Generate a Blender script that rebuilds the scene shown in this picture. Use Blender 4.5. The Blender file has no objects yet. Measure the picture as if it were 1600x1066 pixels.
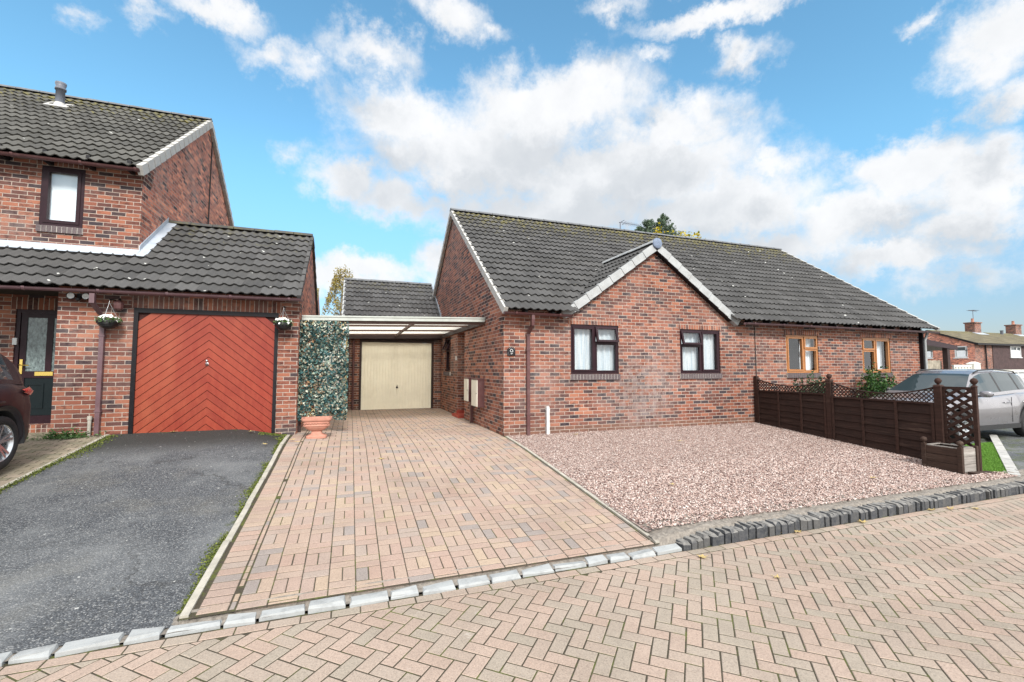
import bpy, math, random
import numpy as np
from mathutils import Vector, Matrix
from math import sin, cos, tan, pi, radians, sqrt, atan2, exp
random.seed(7)
rng = np.random.default_rng(11)
scene = bpy.context.scene
COL = scene.collection

# ------------------------------------------------------------------ camera, light, sky, exposure
CZ = 1.36
cam = bpy.data.cameras.new("camera")
cam.sensor_width = 36.0
cam.lens = 702.0 / 1600.0 * 36.0
cam.clip_start = 0.05
cam.clip_end = 3000.0
cam_ob = bpy.data.objects.new("camera", cam)
COL.objects.link(cam_ob)
cam_ob.location = (0, 0, CZ)
cam_ob.rotation_euler = (radians(90 + 3.49), 0, radians(-19.8))
scene.camera = cam_ob

SUN_EL, SUN_AZ = radians(40), radians(180)      # azimuth from +Y towards +X
sun = bpy.data.lights.new("sun", 'SUN')
sun.energy = 2.4
sun.angle = radians(12)
sun.color = (1.0, 0.955, 0.89)
sun_ob = bpy.data.objects.new("sun", sun)
COL.objects.link(sun_ob)
sd = Vector((sin(SUN_AZ) * cos(SUN_EL), cos(SUN_AZ) * cos(SUN_EL), sin(SUN_EL)))
sun_ob.rotation_euler = (-sd).to_track_quat('-Z', 'Y').to_euler()
sun_ob.location = sd * 60

scene.view_settings.view_transform = 'Standard'
scene.view_settings.look = 'None'
scene.view_settings.gamma = 1.0
scene.view_settings.use_curve_mapping = False
scene.view_settings.exposure = 1.0
scene.cycles.max_bounces = 8
scene.cycles.transparent_max_bounces = 12
scene.cycles.use_denoising = True


class NT:
    """short-hand for building node trees"""
    def __init__(self, tree):
        self.t = tree
        self.n = tree.nodes
        self.l = tree.links

    def put(self, sock, val):
        if isinstance(val, bpy.types.NodeSocket):
            self.l.new(val, sock)
        elif val is not None:
            if isinstance(val, (tuple, list)) and len(val) == 3 and sock.type == 'RGBA':
                val = (*val, 1)
            sock.default_value = val

    def node(self, typ, ins=None, **props):
        nd = self.n.new(typ)
        for k, v in props.items():
            setattr(nd, k, v)
        for k, v in (ins or {}).items():
            self.put(nd.inputs[k], v)
        return nd

    def math(self, op, a, b=None, c=None, clamp=False):
        nd = self.node('ShaderNodeMath', operation=op, use_clamp=clamp)
        self.put(nd.inputs[0], a)
        if b is not None: self.put(nd.inputs[1], b)
        if c is not None: self.put(nd.inputs[2], c)
        return nd.outputs[0]

    def vmath(self, op, a, b=None, out=0):
        nd = self.node('ShaderNodeVectorMath', operation=op)
        self.put(nd.inputs[0], a)
        if b is not None: self.put(nd.inputs[1], b)
        return nd.outputs[out]

    def noise(self, vec, scale, detail=4, rough=0.55, dist=0.0, col=False):
        nd = self.node('ShaderNodeTexNoise', {'Vector': vec, 'Scale': scale, 'Detail': detail, 'Roughness': rough, 'Distortion': dist})
        return nd.outputs[1 if col else 0]

    def mapr(self, v, a, b, c=0.0, d=1.0, smooth=False):
        nd = self.node('ShaderNodeMapRange', {'Value': v, 'From Min': a, 'From Max': b, 'To Min': c, 'To Max': d})
        if smooth: nd.interpolation_type = 'SMOOTHSTEP'
        return nd.outputs[0]

    def ramp(self, fac, stops, const=False):
        nd = self.node('ShaderNodeValToRGB', {'Fac': fac})
        cr = nd.color_ramp
        if const: cr.interpolation = 'CONSTANT'
        while len(cr.elements) < len(stops): cr.elements.new(0.5)
        for e, (p, c) in zip(cr.elements, stops):
            e.position = p
            e.color = (*c, 1)
        return nd.outputs[0]

    def mix(self, fac, a, b, blend='MIX'):
        nd = self.node('ShaderNodeMix', data_type='RGBA', blend_type=blend)
        self.put(nd.inputs[0], fac); self.put(nd.inputs[6], a); self.put(nd.inputs[7], b)
        return nd.outputs[2]

    def mixf(self, fac, a, b):
        nd = self.node('ShaderNodeMix', data_type='FLOAT')
        self.put(nd.inputs[0], fac); self.put(nd.inputs[2], a); self.put(nd.inputs[3], b)
        return nd.outputs[0]

    def xyz(self, v):
        nd = self.node('ShaderNodeSeparateXYZ', {0: v})
        return nd.outputs

    def comb(self, x, y, z=0.0):
        nd = self.node('ShaderNodeCombineXYZ', {0: x, 1: y, 2: z})
        return nd.outputs[0]

    def bump(self, h, strength=0.3, dist=0.01, normal=None):
        nd = self.node('ShaderNodeBump', {'Height': h, 'Strength': strength, 'Distance': dist})
        if normal is not None: self.put(nd.inputs['Normal'], normal)
        return nd.outputs[0]


# sky: Nishita, with cumulus clouds by direction (azimuth, elevation)
world = bpy.data.worlds.new("World")
scene.world = world
world.use_nodes = True
w = NT(world.node_tree)
w.n.clear()
CLOUDS = [
    (0.114, 0.510, 0.207, 0.084, 1.0),
    (0.434, 0.536, 0.271, 0.095, 1.2),
    (0.698, 0.478, 0.180, 0.084, 1.1),
    (0.287, 0.456, 0.363, 0.103, 1.3),
    (0.603, 0.407, 0.344, 0.097, 1.3),
    (0.009, 0.386, 0.117, 0.060, 0.9),
    (0.117, 0.360, 0.151, 0.057, 0.9),
    (0.461, 0.340, 0.443, 0.078, 1.0),
    (0.864, 0.381, 0.099, 0.056, 0.9),
    (0.793, 0.311, 0.281, 0.096, 1.15),
    (1.082, 0.329, 0.113, 0.059, 1.1),
    (1.169, 0.285, 0.081, 0.069, 1.1),
    (1.011, 0.273, 0.181, 0.064, 1.0),
    (1.160, 0.230, 0.096, 0.048, 0.9),
    (1.060, 0.195, 0.158, 0.048, 0.9),
    (0.848, 0.231, 0.287, 0.048, 0.8),
    (-0.246, 0.607, 0.155, 0.033, 0.75),
    (-0.351, 0.566, 0.044, 0.025, 0.5),
    (-0.133, 0.564, 0.093, 0.039, 0.7),
    (0.043, 0.607, 0.135, 0.045, 0.75),
    (0.183, 0.685, 0.116, 0.042, 0.7),
    (0.286, 0.668, 0.074, 0.029, 0.5),
    (0.804, 0.644, 0.227, 0.030, 0.85),
    (0.580, 0.683, 0.085, 0.027, 0.6),
    (0.661, 0.600, 0.067, 0.028, 0.6),
    (0.837, 0.570, 0.087, 0.031, 0.6),
    (1.178, 0.459, 0.074, 0.061, 0.85),
    (1.100, 0.526, 0.036, 0.020, 0.5),
    (1.201, 0.390, 0.051, 0.038, 0.75),
    (-0.454, 0.515, 0.029, 0.026, 0.4),
    (0.013, 0.196, 0.191, 0.050, 1.0),
    (0.174, 0.224, 0.084, 0.055, 0.8),
    (-0.116, 0.414, 0.053, 0.025, 0.35),
    (1.135, 0.147, 0.101, 0.035, 0.5),
]
gen = w.node('ShaderNodeTexCoord').outputs['Generated']
dirv = w.vmath('NORMALIZE', gen)
dx, dy, dz = w.xyz(dirv)
az = w.math('ARCTAN2', dx, dy)
el = w.math('ARCSINE', dz)
wob = w.noise(dirv, 4.0, 3, 0.5, 0.0, col=True)
wob2 = w.noise(dirv, 15.0, 9, 0.66, 0.0, col=True)
wob = w.vmath('MULTIPLY', w.vmath('SUBTRACT', wob, (0.5, 0.5, 0.5)), (0.12, 0.09, 0.0))
wob2 = w.vmath('MULTIPLY', w.vmath('SUBTRACT', wob2, (0.5, 0.5, 0.5)), (0.13, 0.12, 0.0))
azel = w.vmath('ADD', w.vmath('ADD', w.comb(az, el), wob), wob2)


def blob_group():
    g = bpy.data.node_groups.new("cloud_cover", 'ShaderNodeTree')
    g.interface.new_socket("Vector", in_out='INPUT', socket_type='NodeSocketVector')
    g.interface.new_socket("Cover", in_out='OUTPUT', socket_type='NodeSocketFloat')
    t = NT(g)
    gi = t.node('NodeGroupInput'); go = t.node('NodeGroupOutput')
    acc = None
    for (a, e, ra, re, wt) in CLOUDS:
        q = t.vmath('MULTIPLY', t.vmath('SUBTRACT', gi.outputs[0], (a, e, 0)), (1 / ra, 1 / re, 0))
        m = t.math('MULTIPLY_ADD', t.vmath('LENGTH', q, out=1), -wt, wt)
        acc = m if acc is None else t.math('SMOOTH_MAX', acc, m, 0.15)
    t.l.new(acc, go.inputs[0])
    return g


GRP = blob_group()


def cover(vec):
    nd = w.node('ShaderNodeGroup')
    nd.node_tree = GRP
    w.put(nd.inputs[0], vec)
    return nd.outputs[0]


fb = w.noise(dirv, 11.0, 12, 0.64, 0.15)
fb2 = w.noise(dirv, 3.0, 6, 0.6, 0.4)
cov0 = cover(azel)
dens = w.math('ADD', w.math('MULTIPLY_ADD', fb, 1.3, -0.66), cov0)
# clouds added outside the view (sides, behind, overhead) from noise, for fill light
cy = w.math('MAXIMUM', w.mapr(w.math('ABSOLUTE', w.math('SUBTRACT', az, 0.349)), 0.93, 1.20, 0.0, 1.0, smooth=True), w.mapr(dz, 0.72, 0.85, 0.0, 1.0, smooth=True))
back = w.mapr(fb2, 0.34, 0.52, 0.0, 1.0, smooth=True)
alpha = w.mapr(dens, -0.08, 0.66, 0.0, 1.0, smooth=True)
alpha = w.math('MAXIMUM', alpha, w.math('MULTIPLY', cy, back))
above = cover(w.vmath('ADD', azel, (0.02, 0.085, 0.0)))
dens2 = w.math('ADD', w.math('MULTIPLY_ADD', w.noise(w.vmath('ADD', dirv, (0.0, 0.0, 0.05)), 7.0, 8, 0.6, 0.2), 1.3, -0.65), above)
shade = w.mapr(dens2, 0.10, 0.95, 0.0, 1.0, smooth=True)
ccol = w.mix(shade, (6.1, 6.1, 6.15), (4.1, 4.25, 4.45))
ccol = w.mix(w.mapr(w.noise(dirv, 16.0, 8, 0.6), 0.35, 0.7), ccol, w.mix(0.5, ccol, (4.9, 5.0, 5.1)))
ccol = w.mix(cy, ccol, (11.5, 11.4, 11.2))     # unseen clouds made brighter than the visible ones, to light walls and ground
sky = w.node('ShaderNodeTexSky', sky_type='NISHITA')
sky.sun_disc = False
sky.sun_elevation = SUN_EL
sky.sun_rotation = SUN_AZ
sky.ozone_density = 2.0
sky.dust_density = 0.6
skyc = w.mix(1.0, sky.outputs[0], (1.14, 1.68, 1.58), 'MULTIPLY')
hz_ = w.mix(1.0, skyc, w.mix(w.mapr(dz, 0.0, 0.42, 0.0, 1.0, smooth=True), (0.58, 0.39, 0.47), (1.0, 1.0, 1.0)), 'MULTIPLY')
final = w.mix(w.math('MULTIPLY', alpha, 0.96), hz_, ccol)
bg = w.node('ShaderNodeBackground', {'Color': final, 'Strength': 0.085})
out = w.node('ShaderNodeOutputWorld')
w.l.new(bg.outputs[0], out.inputs[0])


# ------------------------------------------------------------------ materials
MATS = {}


def newmat(name):
    m = bpy.data.materials.new(name)
    m.use_nodes = True
    t = NT(m.node_tree)
    t.n.clear()
    t.out = t.node('ShaderNodeOutputMaterial')
    t.m = m
    t.geo = t.node('ShaderNodeNewGeometry')
    t.pos = t.geo.outputs['Position']
    t.rnd = t.geo.outputs['Random Per Island']
    MATS[name] = m
    return t


def finish(t, color, rough=0.7, normal=None, metal=0.0, spec=0.4, coat=0.0):
    b = t.node('ShaderNodeBsdfPrincipled', {'Base Color': color, 'Roughness': rough, 'Metallic': metal,
               'Specular IOR Level': spec, 'Coat Weight': coat})
    if coat: b.inputs['Coat Roughness'].default_value = 0.05
    if normal is not None: t.put(b.inputs['Normal'], normal)
    t.l.new(b.outputs[0], t.out.inputs[0])
    return t.m


def plain(name, col, rough=0.6, var=0.12, scale=8.0, metal=0.0, spec=0.4, bump=0.0, coat=0.0, stain=None):
    t = newmat(name)
    n = t.noise(t.pos, scale, 6, 0.65)
    f = t.mapr(n, 0.3, 0.7, 1 - var, 1 + var)
    c = t.vmath('SCALE', t.comb(*col)); c.node.inputs[3].default_value = 1.0
    t.put(c.node.inputs[3], f)
    c2 = c
    if stain:
        c2 = t.mix(t.mapr(t.noise(t.pos, stain[1], 7, 0.7), stain[2], stain[3], 0, stain[4]), c, stain[0])
    nm = t.bump(t.noise(t.pos, scale * 12, 3, 0.6), bump, 0.004) if bump else None
    r = t.mapr(t.noise(t.pos, scale * 2.3, 4), 0.3, 0.7, max(0.02, rough - 0.08), min(1, rough + 0.08))
    return finish(t, c2, r, nm, metal, spec, coat)


def brick(name, soldier=False, hot=1.18, pale=0.0, dark=0.0, off=(0.0, 0.0)):
    t = newmat(name)
    nx = t.math('ABSOLUTE', t.xyz(t.geo.outputs['True Normal'])[0])
    side = t.math('GREATER_THAN', nx, 0.5)
    x, y, z = t.xyz(t.pos)
    u = t.mixf(side, x, y)
    u = t.math('ADD', u, off[0])
    z = t.math('ADD', z, off[1])
    wv = t.noise(t.pos, 14.0, 3, 0.6, col=True)
    wv = t.vmath('MULTIPLY', t.vmath('SUBTRACT', wv, (0.5, 0.5, 0.5)), (0.010, 0.010, 0.0))
    vec = t.comb(z, u) if soldier else t.comb(u, z)
    vec = t.vmath('ADD', vec, wv)
    bt = t.node('ShaderNodeTexBrick', {'Vector': vec, 'Color1': (0, 0, 0), 'Color2': (1, 1, 1), 'Mortar': (0.5, 0.5, 0.5), 'Scale': 1.0,
                'Mortar Size': 0.0068, 'Mortar Smooth': 0.25, 'Bias': 0.0, 'Brick Width': 0.30 if soldier else 0.225, 'Row Height': 0.075})
    bt.offset = 0.0 if soldier else 0.5
    bt.offset_frequency = 2
    bt.squash = 1.0
    rv = bt.outputs[0]
    mort = bt.outputs[1]
    h = hot
    d0 = 0.09 + dark
    stops = [(0.0, (0.042, 0.033, 0.038)), (max(.01, d0), (0.062, 0.042, 0.043)), (max(.02, d0 + .09), (0.096, 0.044, 0.038)),
             (0.36 + dark, (0.120 * h, 0.047 * h, 0.035 * h)), (0.55, (0.165 * h, 0.060 * h, 0.040 * h)),
             (0.78, (0.205 * h, 0.076 * h, 0.047 * h)), (1.0, (0.250 * h, 0.103 * h, 0.064 * h))]
    if soldier:
        stops = [(0.0, (0.06, 0.036, 0.033)), (0.15, (0.13, 0.052, 0.038)), (0.5, (0.20 * h, 0.07 * h, 0.042 * h)), (1.0, (0.26 * h, 0.10 * h, 0.056 * h))]
    c = t.ramp(rv, stops)
    # brindle: dark flashes inside single bricks, tonal drift, lime bloom and dirt over the wall
    n1 = t.noise(t.vmath('MULTIPLY', t.pos, (7, 7, 13)), 1.0, 6, 0.75)
    fl = t.math('MULTIPLY', t.mapr(n1, 0.46, 0.60, 0, 0.92), t.mapr(t.math('FRACT', t.math('MULTIPLY', rv, 7.31)), 0.25, 0.55))
    c = t.mix(fl, c, t.vmath('MULTIPLY', c, (0.34, 0.36, 0.46)))
    n2 = t.noise(t.pos, 60.0, 4, 0.7)
    c = t.mix(t.mapr(n2, 0.35, 0.75, 0, 0.45), c, t.vmath('MULTIPLY', c, (1.6, 1.55, 1.5)))
    n3 = t.noise(t.pos, 0.55, 7, 0.72)
    n3b = t.noise(t.pos, 9.0, 5, 0.7)
    bl = t.math('MULTIPLY', t.mapr(n3, 0.47, 0.68), t.mapr(n3b, 0.32, 0.62))
    c = t.mix(t.math('MULTIPLY', bl, 0.48 + pale, clamp=True), c, (0.30, 0.25, 0.235))  # pale boosts the bloom where light is painted into the brick
    if name == 'brick_red':      # browner plinth courses below the damp course, and a lime-bloom patch between the windows
        pz = t.mapr(t.xyz(t.pos)[2], 0.150, 0.152, 0.72, 0.0)
        c = t.mix(pz, c, t.mix(n3b, (0.10, 0.052, 0.038), (0.21, 0.115, 0.082)))
        dd = t.vmath('LENGTH', t.vmath('MULTIPLY', t.vmath('SUBTRACT', t.pos, (6.2, 8.6, 0.85)), (0.9, 0.0, 0.9)), out=1)
        c = t.mix(t.math('MULTIPLY', t.mapr(dd, 0.25, 1.1, 0.75, 0.0, smooth=True), t.mapr(n3b, 0.38, 0.58)), c, (0.27, 0.215, 0.205))
    mc = t.mix(t.mapr(t.noise(t.pos, 22.0, 4), 0.3, 0.7), (0.30, 0.235, 0.200), (0.44, 0.365, 0.315))
    c = t.mix(mort, c, mc)
    drift = t.mapr(t.noise(t.vmath('ADD', t.pos, (5, 2, 8)), 0.8, 5, 0.65), 0.3, 0.7, 0.78, 1.18)
    sc_ = t.vmath('SCALE', c); t.put(sc_.node.inputs[3], drift)
    c = sc_
    hgt = t.math('MULTIPLY_ADD', n2, 0.25, t.math('MULTIPLY', mort, -1.0))
    return finish(t, c, t.mapr(n2, 0.2, 0.8, 0.72, 0.95), t.bump(hgt, 0.75, 0.006), 0, 0.25)


brick('brick_red')
brick('brick_red_soldier', soldier=True, off=(0.02, 0.0))
brick('brick_left', hot=1.20, dark=-0.02, off=(0.07, 0.0))
brick('brick_left_soldier', soldier=True, hot=1.0)
brick('brick_gable_lit', hot=2.7, dark=-0.15, pale=0.50, off=(0.03, 0.0))  # brighter, paler brick in place of light missing on the left gable
brick('brick_side_lit', hot=1.45, dark=-0.04)  # front brick made brighter, to make up for missing light on side walls
brick('brick_orange_lit', hot=3.7, dark=-0.2, off=(0.1, 0.02))  # orange is its own; extra paleness stands in for light on the gable
plain('sill_brick', (0.105, 0.082, 0.085), 0.8, 0.35, 30, bump=0.3)


def tilemat(name, base=(0.060, 0.059, 0.059), moss=0.5, zr=None, lichen=0.3):
    t = newmat(name)
    c = t.ramp(t.rnd, [(0, tuple(v * 0.78 for v in base)), (0.5, base), (1, tuple(v * 1.30 for v in base))])
    n = t.noise(t.pos, 35, 5, 0.7)
    c = t.mix(t.mapr(n, 0.35, 0.7, 0, 0.4), c, t.vmath('MULTIPLY', c, (1.55, 1.5, 1.45)))
    lg = t.noise(t.pos, 1.3, 6, 0.7)
    c = t.mix(t.mapr(lg, 0.45, 0.7, 0, 0.45), c, (0.082, 0.079, 0.075))
    # moss: thickest near the ridge
    x, y, z = t.xyz(t.pos)
    nm = t.noise(t.pos, 5.5, 7, 0.75)
    th = t.mapr(z, zr - 1.6, zr, 0.66, 0.44) if zr else 0.72
    mk = t.mapr(t.math('SUBTRACT', nm, th), 0.0, 0.10, 0, moss, smooth=True)
    mc = t.mix(t.noise(t.pos, 20, 3), (0.085, 0.085, 0.025), (0.24, 0.20, 0.06))
    c = t.mix(mk, c, mc)
    # lichen and droppings: sparse white specks
    vo = t.node('ShaderNodeTexVoronoi', {'Vector': t.vmath('ADD', t.pos, t.vmath('MULTIPLY', t.noise(t.pos, 18, 3, col=True), (0.06, 0.06, 0.06))), 'Scale': 5.0})
    pick = t.xyz(vo.outputs['Color'])[0]
    sp = t.math('MULTIPLY', t.math('LESS_THAN', vo.outputs['Distance'], t.mapr(pick, 0.70, 1.0, 0.03, 0.16)), t.math('GREATER_THAN', pick, 1.0 - 0.34 * lichen))
    c = t.mix(t.math('MULTIPLY', sp, 0.85), c, (0.55, 0.55, 0.52))
    return finish(t, c, 0.85, t.bump(n, 0.35, 0.004), 0, 0.25)


tilemat('tile_main', zr=6.25, moss=0.75, lichen=0.35)
tilemat('tile_left', zr=8.4, moss=0.85, base=(0.072, 0.070, 0.064))
tilemat('tile_garage', zr=4.9, moss=0.30, lichen=0.5, base=(0.062, 0.061, 0.061))
tilemat('tile_rear', zr=5.0, moss=0.25, lichen=0.4, base=(0.062, 0.061, 0.062))
tilemat('tile_far', zr=6.3, moss=1.0, lichen=0.6, base=(0.15, 0.13, 0.085))
plain('roof_deck', (0.035, 0.03, 0.028), 0.9)
plain('ridge_tile', (0.125, 0.130, 0.138), 0.8, 0.25, 6, bump=0.25)
plain('verge_grey', (0.35, 0.36, 0.365), 0.75, 0.16, 5, bump=0.15, stain=((0.28, 0.27, 0.25), 7.0, 0.50, 0.75, 0.6))
plain('verge_white', (0.44, 0.43, 0.41), 0.75, 0.14, 6, bump=0.15, stain=((0.32, 0.30, 0.26), 6.0, 0.52, 0.75, 0.6))
plain('cap_blue', (0.16, 0.20, 0.28), 0.65, 0.25, 14)
plain('brown_plastic', (0.095, 0.040, 0.040), 0.35, 0.18, 6, spec=0.5, stain=((0.20, 0.15, 0.15), 4.0, 0.5, 0.8, 0.5))
plain('mauve_pipe', (0.125, 0.072, 0.082), 0.38, 0.15, 5, spec=0.5, stain=((0.24, 0.18, 0.19), 4.0, 0.5, 0.8, 0.5))
plain('mahogany_frame', (0.022, 0.008, 0.012), 0.38, 0.2, 9, spec=0.22)
plain('oak_frame', (0.36, 0.150, 0.052), 0.40, 0.18, 10, spec=0.45)
plain('white_upvc', (0.60, 0.60, 0.60), 0.35, 0.05, 5)
plain('black_paint', (0.010, 0.009, 0.011), 0.42, 0.2, 6, spec=0.25)
plain('door_black', (0.007, 0.012, 0.014), 0.35, 0.15, 5, spec=0.2)
plain('dark_timber', (0.030, 0.015, 0.014), 0.55, 0.3, 6)
plain('black_plastic', (0.013, 0.013, 0.014), 0.45, 0.2, 20)
plain('brass', (0.80, 0.58, 0.16), 0.25, 0.05, 10, metal=1.0)
plain('steel', (0.55, 0.55, 0.56), 0.3, 0.05, 10, metal=1.0)
plain('lead', (0.40, 0.44, 0.49), 0.55, 0.16, 5, spec=0.5, stain=((0.20, 0.25, 0.33), 5.0, 0.48, 0.7, 0.75))
plain('terracotta', (0.44, 0.205, 0.150), 0.75, 0.14, 9, bump=0.15, stain=((0.54, 0.33, 0.25), 5.0, 0.5, 0.75, 0.5))
plain('cream_paint', (0.88, 0.83, 0.69), 0.45, 0.05, 3, stain=((0.55, 0.48, 0.33), 2.0, 0.55, 0.8, 0.3))
plain('cream_plastic', (0.72, 0.68, 0.58), 0.5, 0.05, 5)
plain('grey_flue', (0.13, 0.14, 0.17), 0.5, 0.15, 6)
plain('mortar_pale', (0.60, 0.58, 0.53), 0.9, 0.2, 14, bump=0.3)
plain('red_step', (0.36, 0.055, 0.035), 0.55, 0.25, 7)
plain('concrete_edge', (0.36, 0.335, 0.29), 0.88, 0.22, 8, bump=0.3, stain=((0.22, 0.22, 0.14), 5.0, 0.5, 0.75, 0.5))
plain('concrete_rough', (0.21, 0.185, 0.160), 0.95, 0.55, 26, bump=1.0, stain=((0.20, 0.18, 0.16), 9.0, 0.45, 0.7, 0.7))
plain('sett_pale', (0.31, 0.32, 0.322), 0.8, 0.28, 9, bump=0.4, stain=((0.17, 0.175, 0.17), 9.0, 0.5, 0.75, 0.6))
plain('white_chip', (0.42, 0.41, 0.39), 0.8, 0.2, 9, bump=0.3)
plain('tyre', (0.016, 0.016, 0.017), 0.75, 0.2, 20)
plain('alloy', (0.62, 0.63, 0.65), 0.28, 0.05, 10, metal=0.9)
plain('car_trim', (0.02, 0.02, 0.022), 0.5, 0.15, 15)
plain('paint_bronze', (0.21, 0.20, 0.215), 0.32, 0.04, 3, metal=0.4, coat=1.0)
plain('paint_plum', (0.016, 0.013, 0.017), 0.42, 0.05, 3, metal=0.0, coat=0.12)
plain('tail_lamp', (0.40, 0.012, 0.012), 0.12, 0.1, 20, spec=0.6, coat=0.6)
plain('head_lamp', (0.55, 0.57, 0.60), 0.08, 0.1, 20, spec=0.8, coat=1.0)
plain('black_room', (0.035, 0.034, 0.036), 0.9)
plain('white_cloth', (0.80, 0.81, 0.83), 0.85, 0.05, 5)
plain('white_flower', (0.86, 0.86, 0.82), 0.6, 0.05, 30)
plain('pale_render', (0.70, 0.68, 0.62), 0.85, 0.08, 3)
plain('brown_hung_tile', (0.060, 0.036, 0.036), 0.8, 0.35, 3, bump=0.4)
plain('grey_timber', (0.34, 0.30, 0.24), 0.9, 0.3, 5, stain=((0.17, 0.15, 0.12), 2.0, 0.45, 0.7, 0.6))
plain('bamboo', (0.55, 0.44, 0.22), 0.7, 0.2, 12)
plain('cable', (0.02, 0.02, 0.02), 0.6)
plain('beam_brown', (0.115, 0.068, 0.055), 0.6, 0.15, 6)
plain('gutter_pale', (0.42, 0.44, 0.41), 0.45, 0.14, 4, stain=((0.40, 0.43, 0.36), 5.0, 0.5, 0.8, 0.6))
plain('soil', (0.06, 0.04, 0.028), 0.95, 0.4, 20, bump=0.5)
plain('bark', (0.30, 0.27, 0.24), 0.9, 0.4, 9, bump=0.5)
plain('dark_bark', (0.08, 0.06, 0.045), 0.9, 0.3, 9, bump=0.5)
plain('ground_soil', (0.16, 0.15, 0.12), 0.95, 0.3, 2)


def wood(name, base, pale, amount=0.35, axis=1):
    """stained timber, paler where the stain has weathered off along the grain"""
    t = newmat(name)
    sc = (40, 3, 40) if axis == 1 else (3, 40, 40)
    g = t.noise(t.vmath('MULTIPLY', t.pos, sc), 1.0, 6, 0.7)
    c = t.mix(t.mapr(g, 0.3, 0.7), tuple(v * 0.6 for v in base), tuple(v * 1.35 for v in base))
    c = t.mix(t.mapr(t.rnd, 0, 1, 0, 0.45), c, t.vmath('MULTIPLY', c, (1.5, 1.45, 1.4)))
    n = t.noise(t.vmath('MULTIPLY', t.pos, tuple(v * 0.22 for v in sc)), 1.0, 7, 0.75)
    c = t.mix(t.mapr(n, 0.62 - 0.2 * amount, 0.78 - 0.2 * amount, 0, amount + 0.25), c, pale)
    return finish(t, c, 0.8, t.bump(g, 0.5, 0.004), 0, 0.25)


wood('fence_wood', (0.026, 0.013, 0.010), (0.16, 0.105, 0.078), 0.20)
wood('post_wood', (0.034, 0.0165, 0.0125), (0.14, 0.09, 0.066), 0.12)
wood('planter_wood', (0.042, 0.025, 0.019), (0.22, 0.17, 0.13), 0.25)
wood('silver_wood', (0.22, 0.20, 0.185), (0.46, 0.44, 0.41), 0.5, axis=0)

# red stained garage door boards
t = newmat('red_board')
g = t.noise(t.vmath('MULTIPLY', t.pos, (9, 9, 3)), 1.0, 6, 0.7)
x, y, z = t.xyz(t.pos)
c = t.mix(t.mapr(t.rnd, 0, 1), (0.188, 0.018, 0.009), (0.243, 0.029, 0.013))
c = t.mix(t.mapr(g, 0.42, 0.72, 0, 0.5), c, (0.312, 0.057, 0.026))
fade = t.math('MULTIPLY', t.mapr(t.noise(t.pos, 1.1, 5, 0.6), 0.35, 0.65), t.mapr(x, -1.5, -3.3))
c = t.mix(t.math('MULTIPLY', fade, 0.50), c, (0.334, 0.097, 0.047))
finish(t, c, 0.5, t.bump(g, 0.2, 0.003), 0, 0.4)
plain('red_gap', (0.035, 0.006, 0.004), 0.8)


def blocks(name, cols, rough=0.9):
    t = newmat(name)
    n = len(cols)
    c = t.ramp(t.rnd, [(i / n, k) for i, k in enumerate(cols)], const=True)
    sp = t.noise(t.pos, 110, 3, 0.85)
    c = t.mix(t.mapr(sp, 0.40, 0.62, 0, 0.65), c, t.vmath('MULTIPLY', c, (1.45, 1.43, 1.40)))
    sp2 = t.noise(t.vmath('ADD', t.pos, (3, 1, 0)), 85, 3, 0.85)
    c = t.mix(t.mapr(sp2, 0.52, 0.70, 0, 0.7), c, t.vmath('MULTIPLY', c, (0.45, 0.42, 0.42)))
    lg = t.noise(t.pos, 0.9, 7, 0.7)
    c = t.mix(t.mapr(lg, 0.44, 0.70, 0, 0.6), c, t.vmath('MULTIPLY', c, (0.66, 0.65, 0.64)))
    pt = t.noise(t.pos, 7.0, 6, 0.75)
    c = t.mix(t.mapr(pt, 0.64, 0.80, 0, 0.45), c, (0.60, 0.57, 0.53))
    # old oil and tyre stains, sparse and soft-edged
    vo = t.node('ShaderNodeTexVoronoi', {'Vector': t.vmath('ADD', t.pos, t.vmath('MULTIPLY', t.noise(t.pos, 5, 5, 0.7, col=True), (0.25, 0.25, 0.0))), 'Scale': 1.1})
    pk = t.xyz(vo.outputs['Color'])[0]
    oil = t.math('MULTIPLY', t.math('GREATER_THAN', pk, 0.80), t.mapr(vo.outputs['Distance'], 0.34, 0.05, 0, 0.5, smooth=True))
    c = t.mix(oil, c, t.vmath('MULTIPLY', c, (0.40, 0.40, 0.41)))
    return finish(t, c, rough, t.bump(sp, 0.45, 0.003), 0, 0.25)


blocks('drive_block', [(0.316, 0.238, 0.193), (0.330, 0.252, 0.199), (0.308, 0.224, 0.186), (0.290, 0.234, 0.201), (0.332, 0.256, 0.195),
                       (0.303, 0.224, 0.186), (0.316, 0.242, 0.199), (0.294, 0.228, 0.193), (0.318, 0.228, 0.186), (0.241, 0.208, 0.192), (0.314, 0.238, 0.193), (0.303, 0.229, 0.194)])
blocks('road_block', [(0.310, 0.239, 0.197), (0.289, 0.242, 0.200), (0.322, 0.244, 0.200), (0.302, 0.241, 0.199), (0.275, 0.235, 0.193),
                      (0.327, 0.252, 0.208), (0.297, 0.242, 0.201)])
blocks('mossy_block', [(0.20, 0.175, 0.13), (0.23, 0.20, 0.15), (0.18, 0.165, 0.12), (0.25, 0.21, 0.165)])

t = newmat('joint_sand')
n = t.noise(t.pos, 3.5, 7, 0.75)
c = t.mix(t.noise(t.pos, 90, 3), (0.030, 0.026, 0.018), (0.085, 0.071, 0.052))
c = t.mix(t.mapr(n, 0.50, 0.64), c, t.mix(t.noise(t.pos, 40, 2), (0.05, 0.065, 0.014), (0.13, 0.145, 0.035)))
finish(t, c, 0.95, t.bump(t.noise(t.pos, 120, 3), 0.6, 0.006), 0, 0.2)

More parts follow.
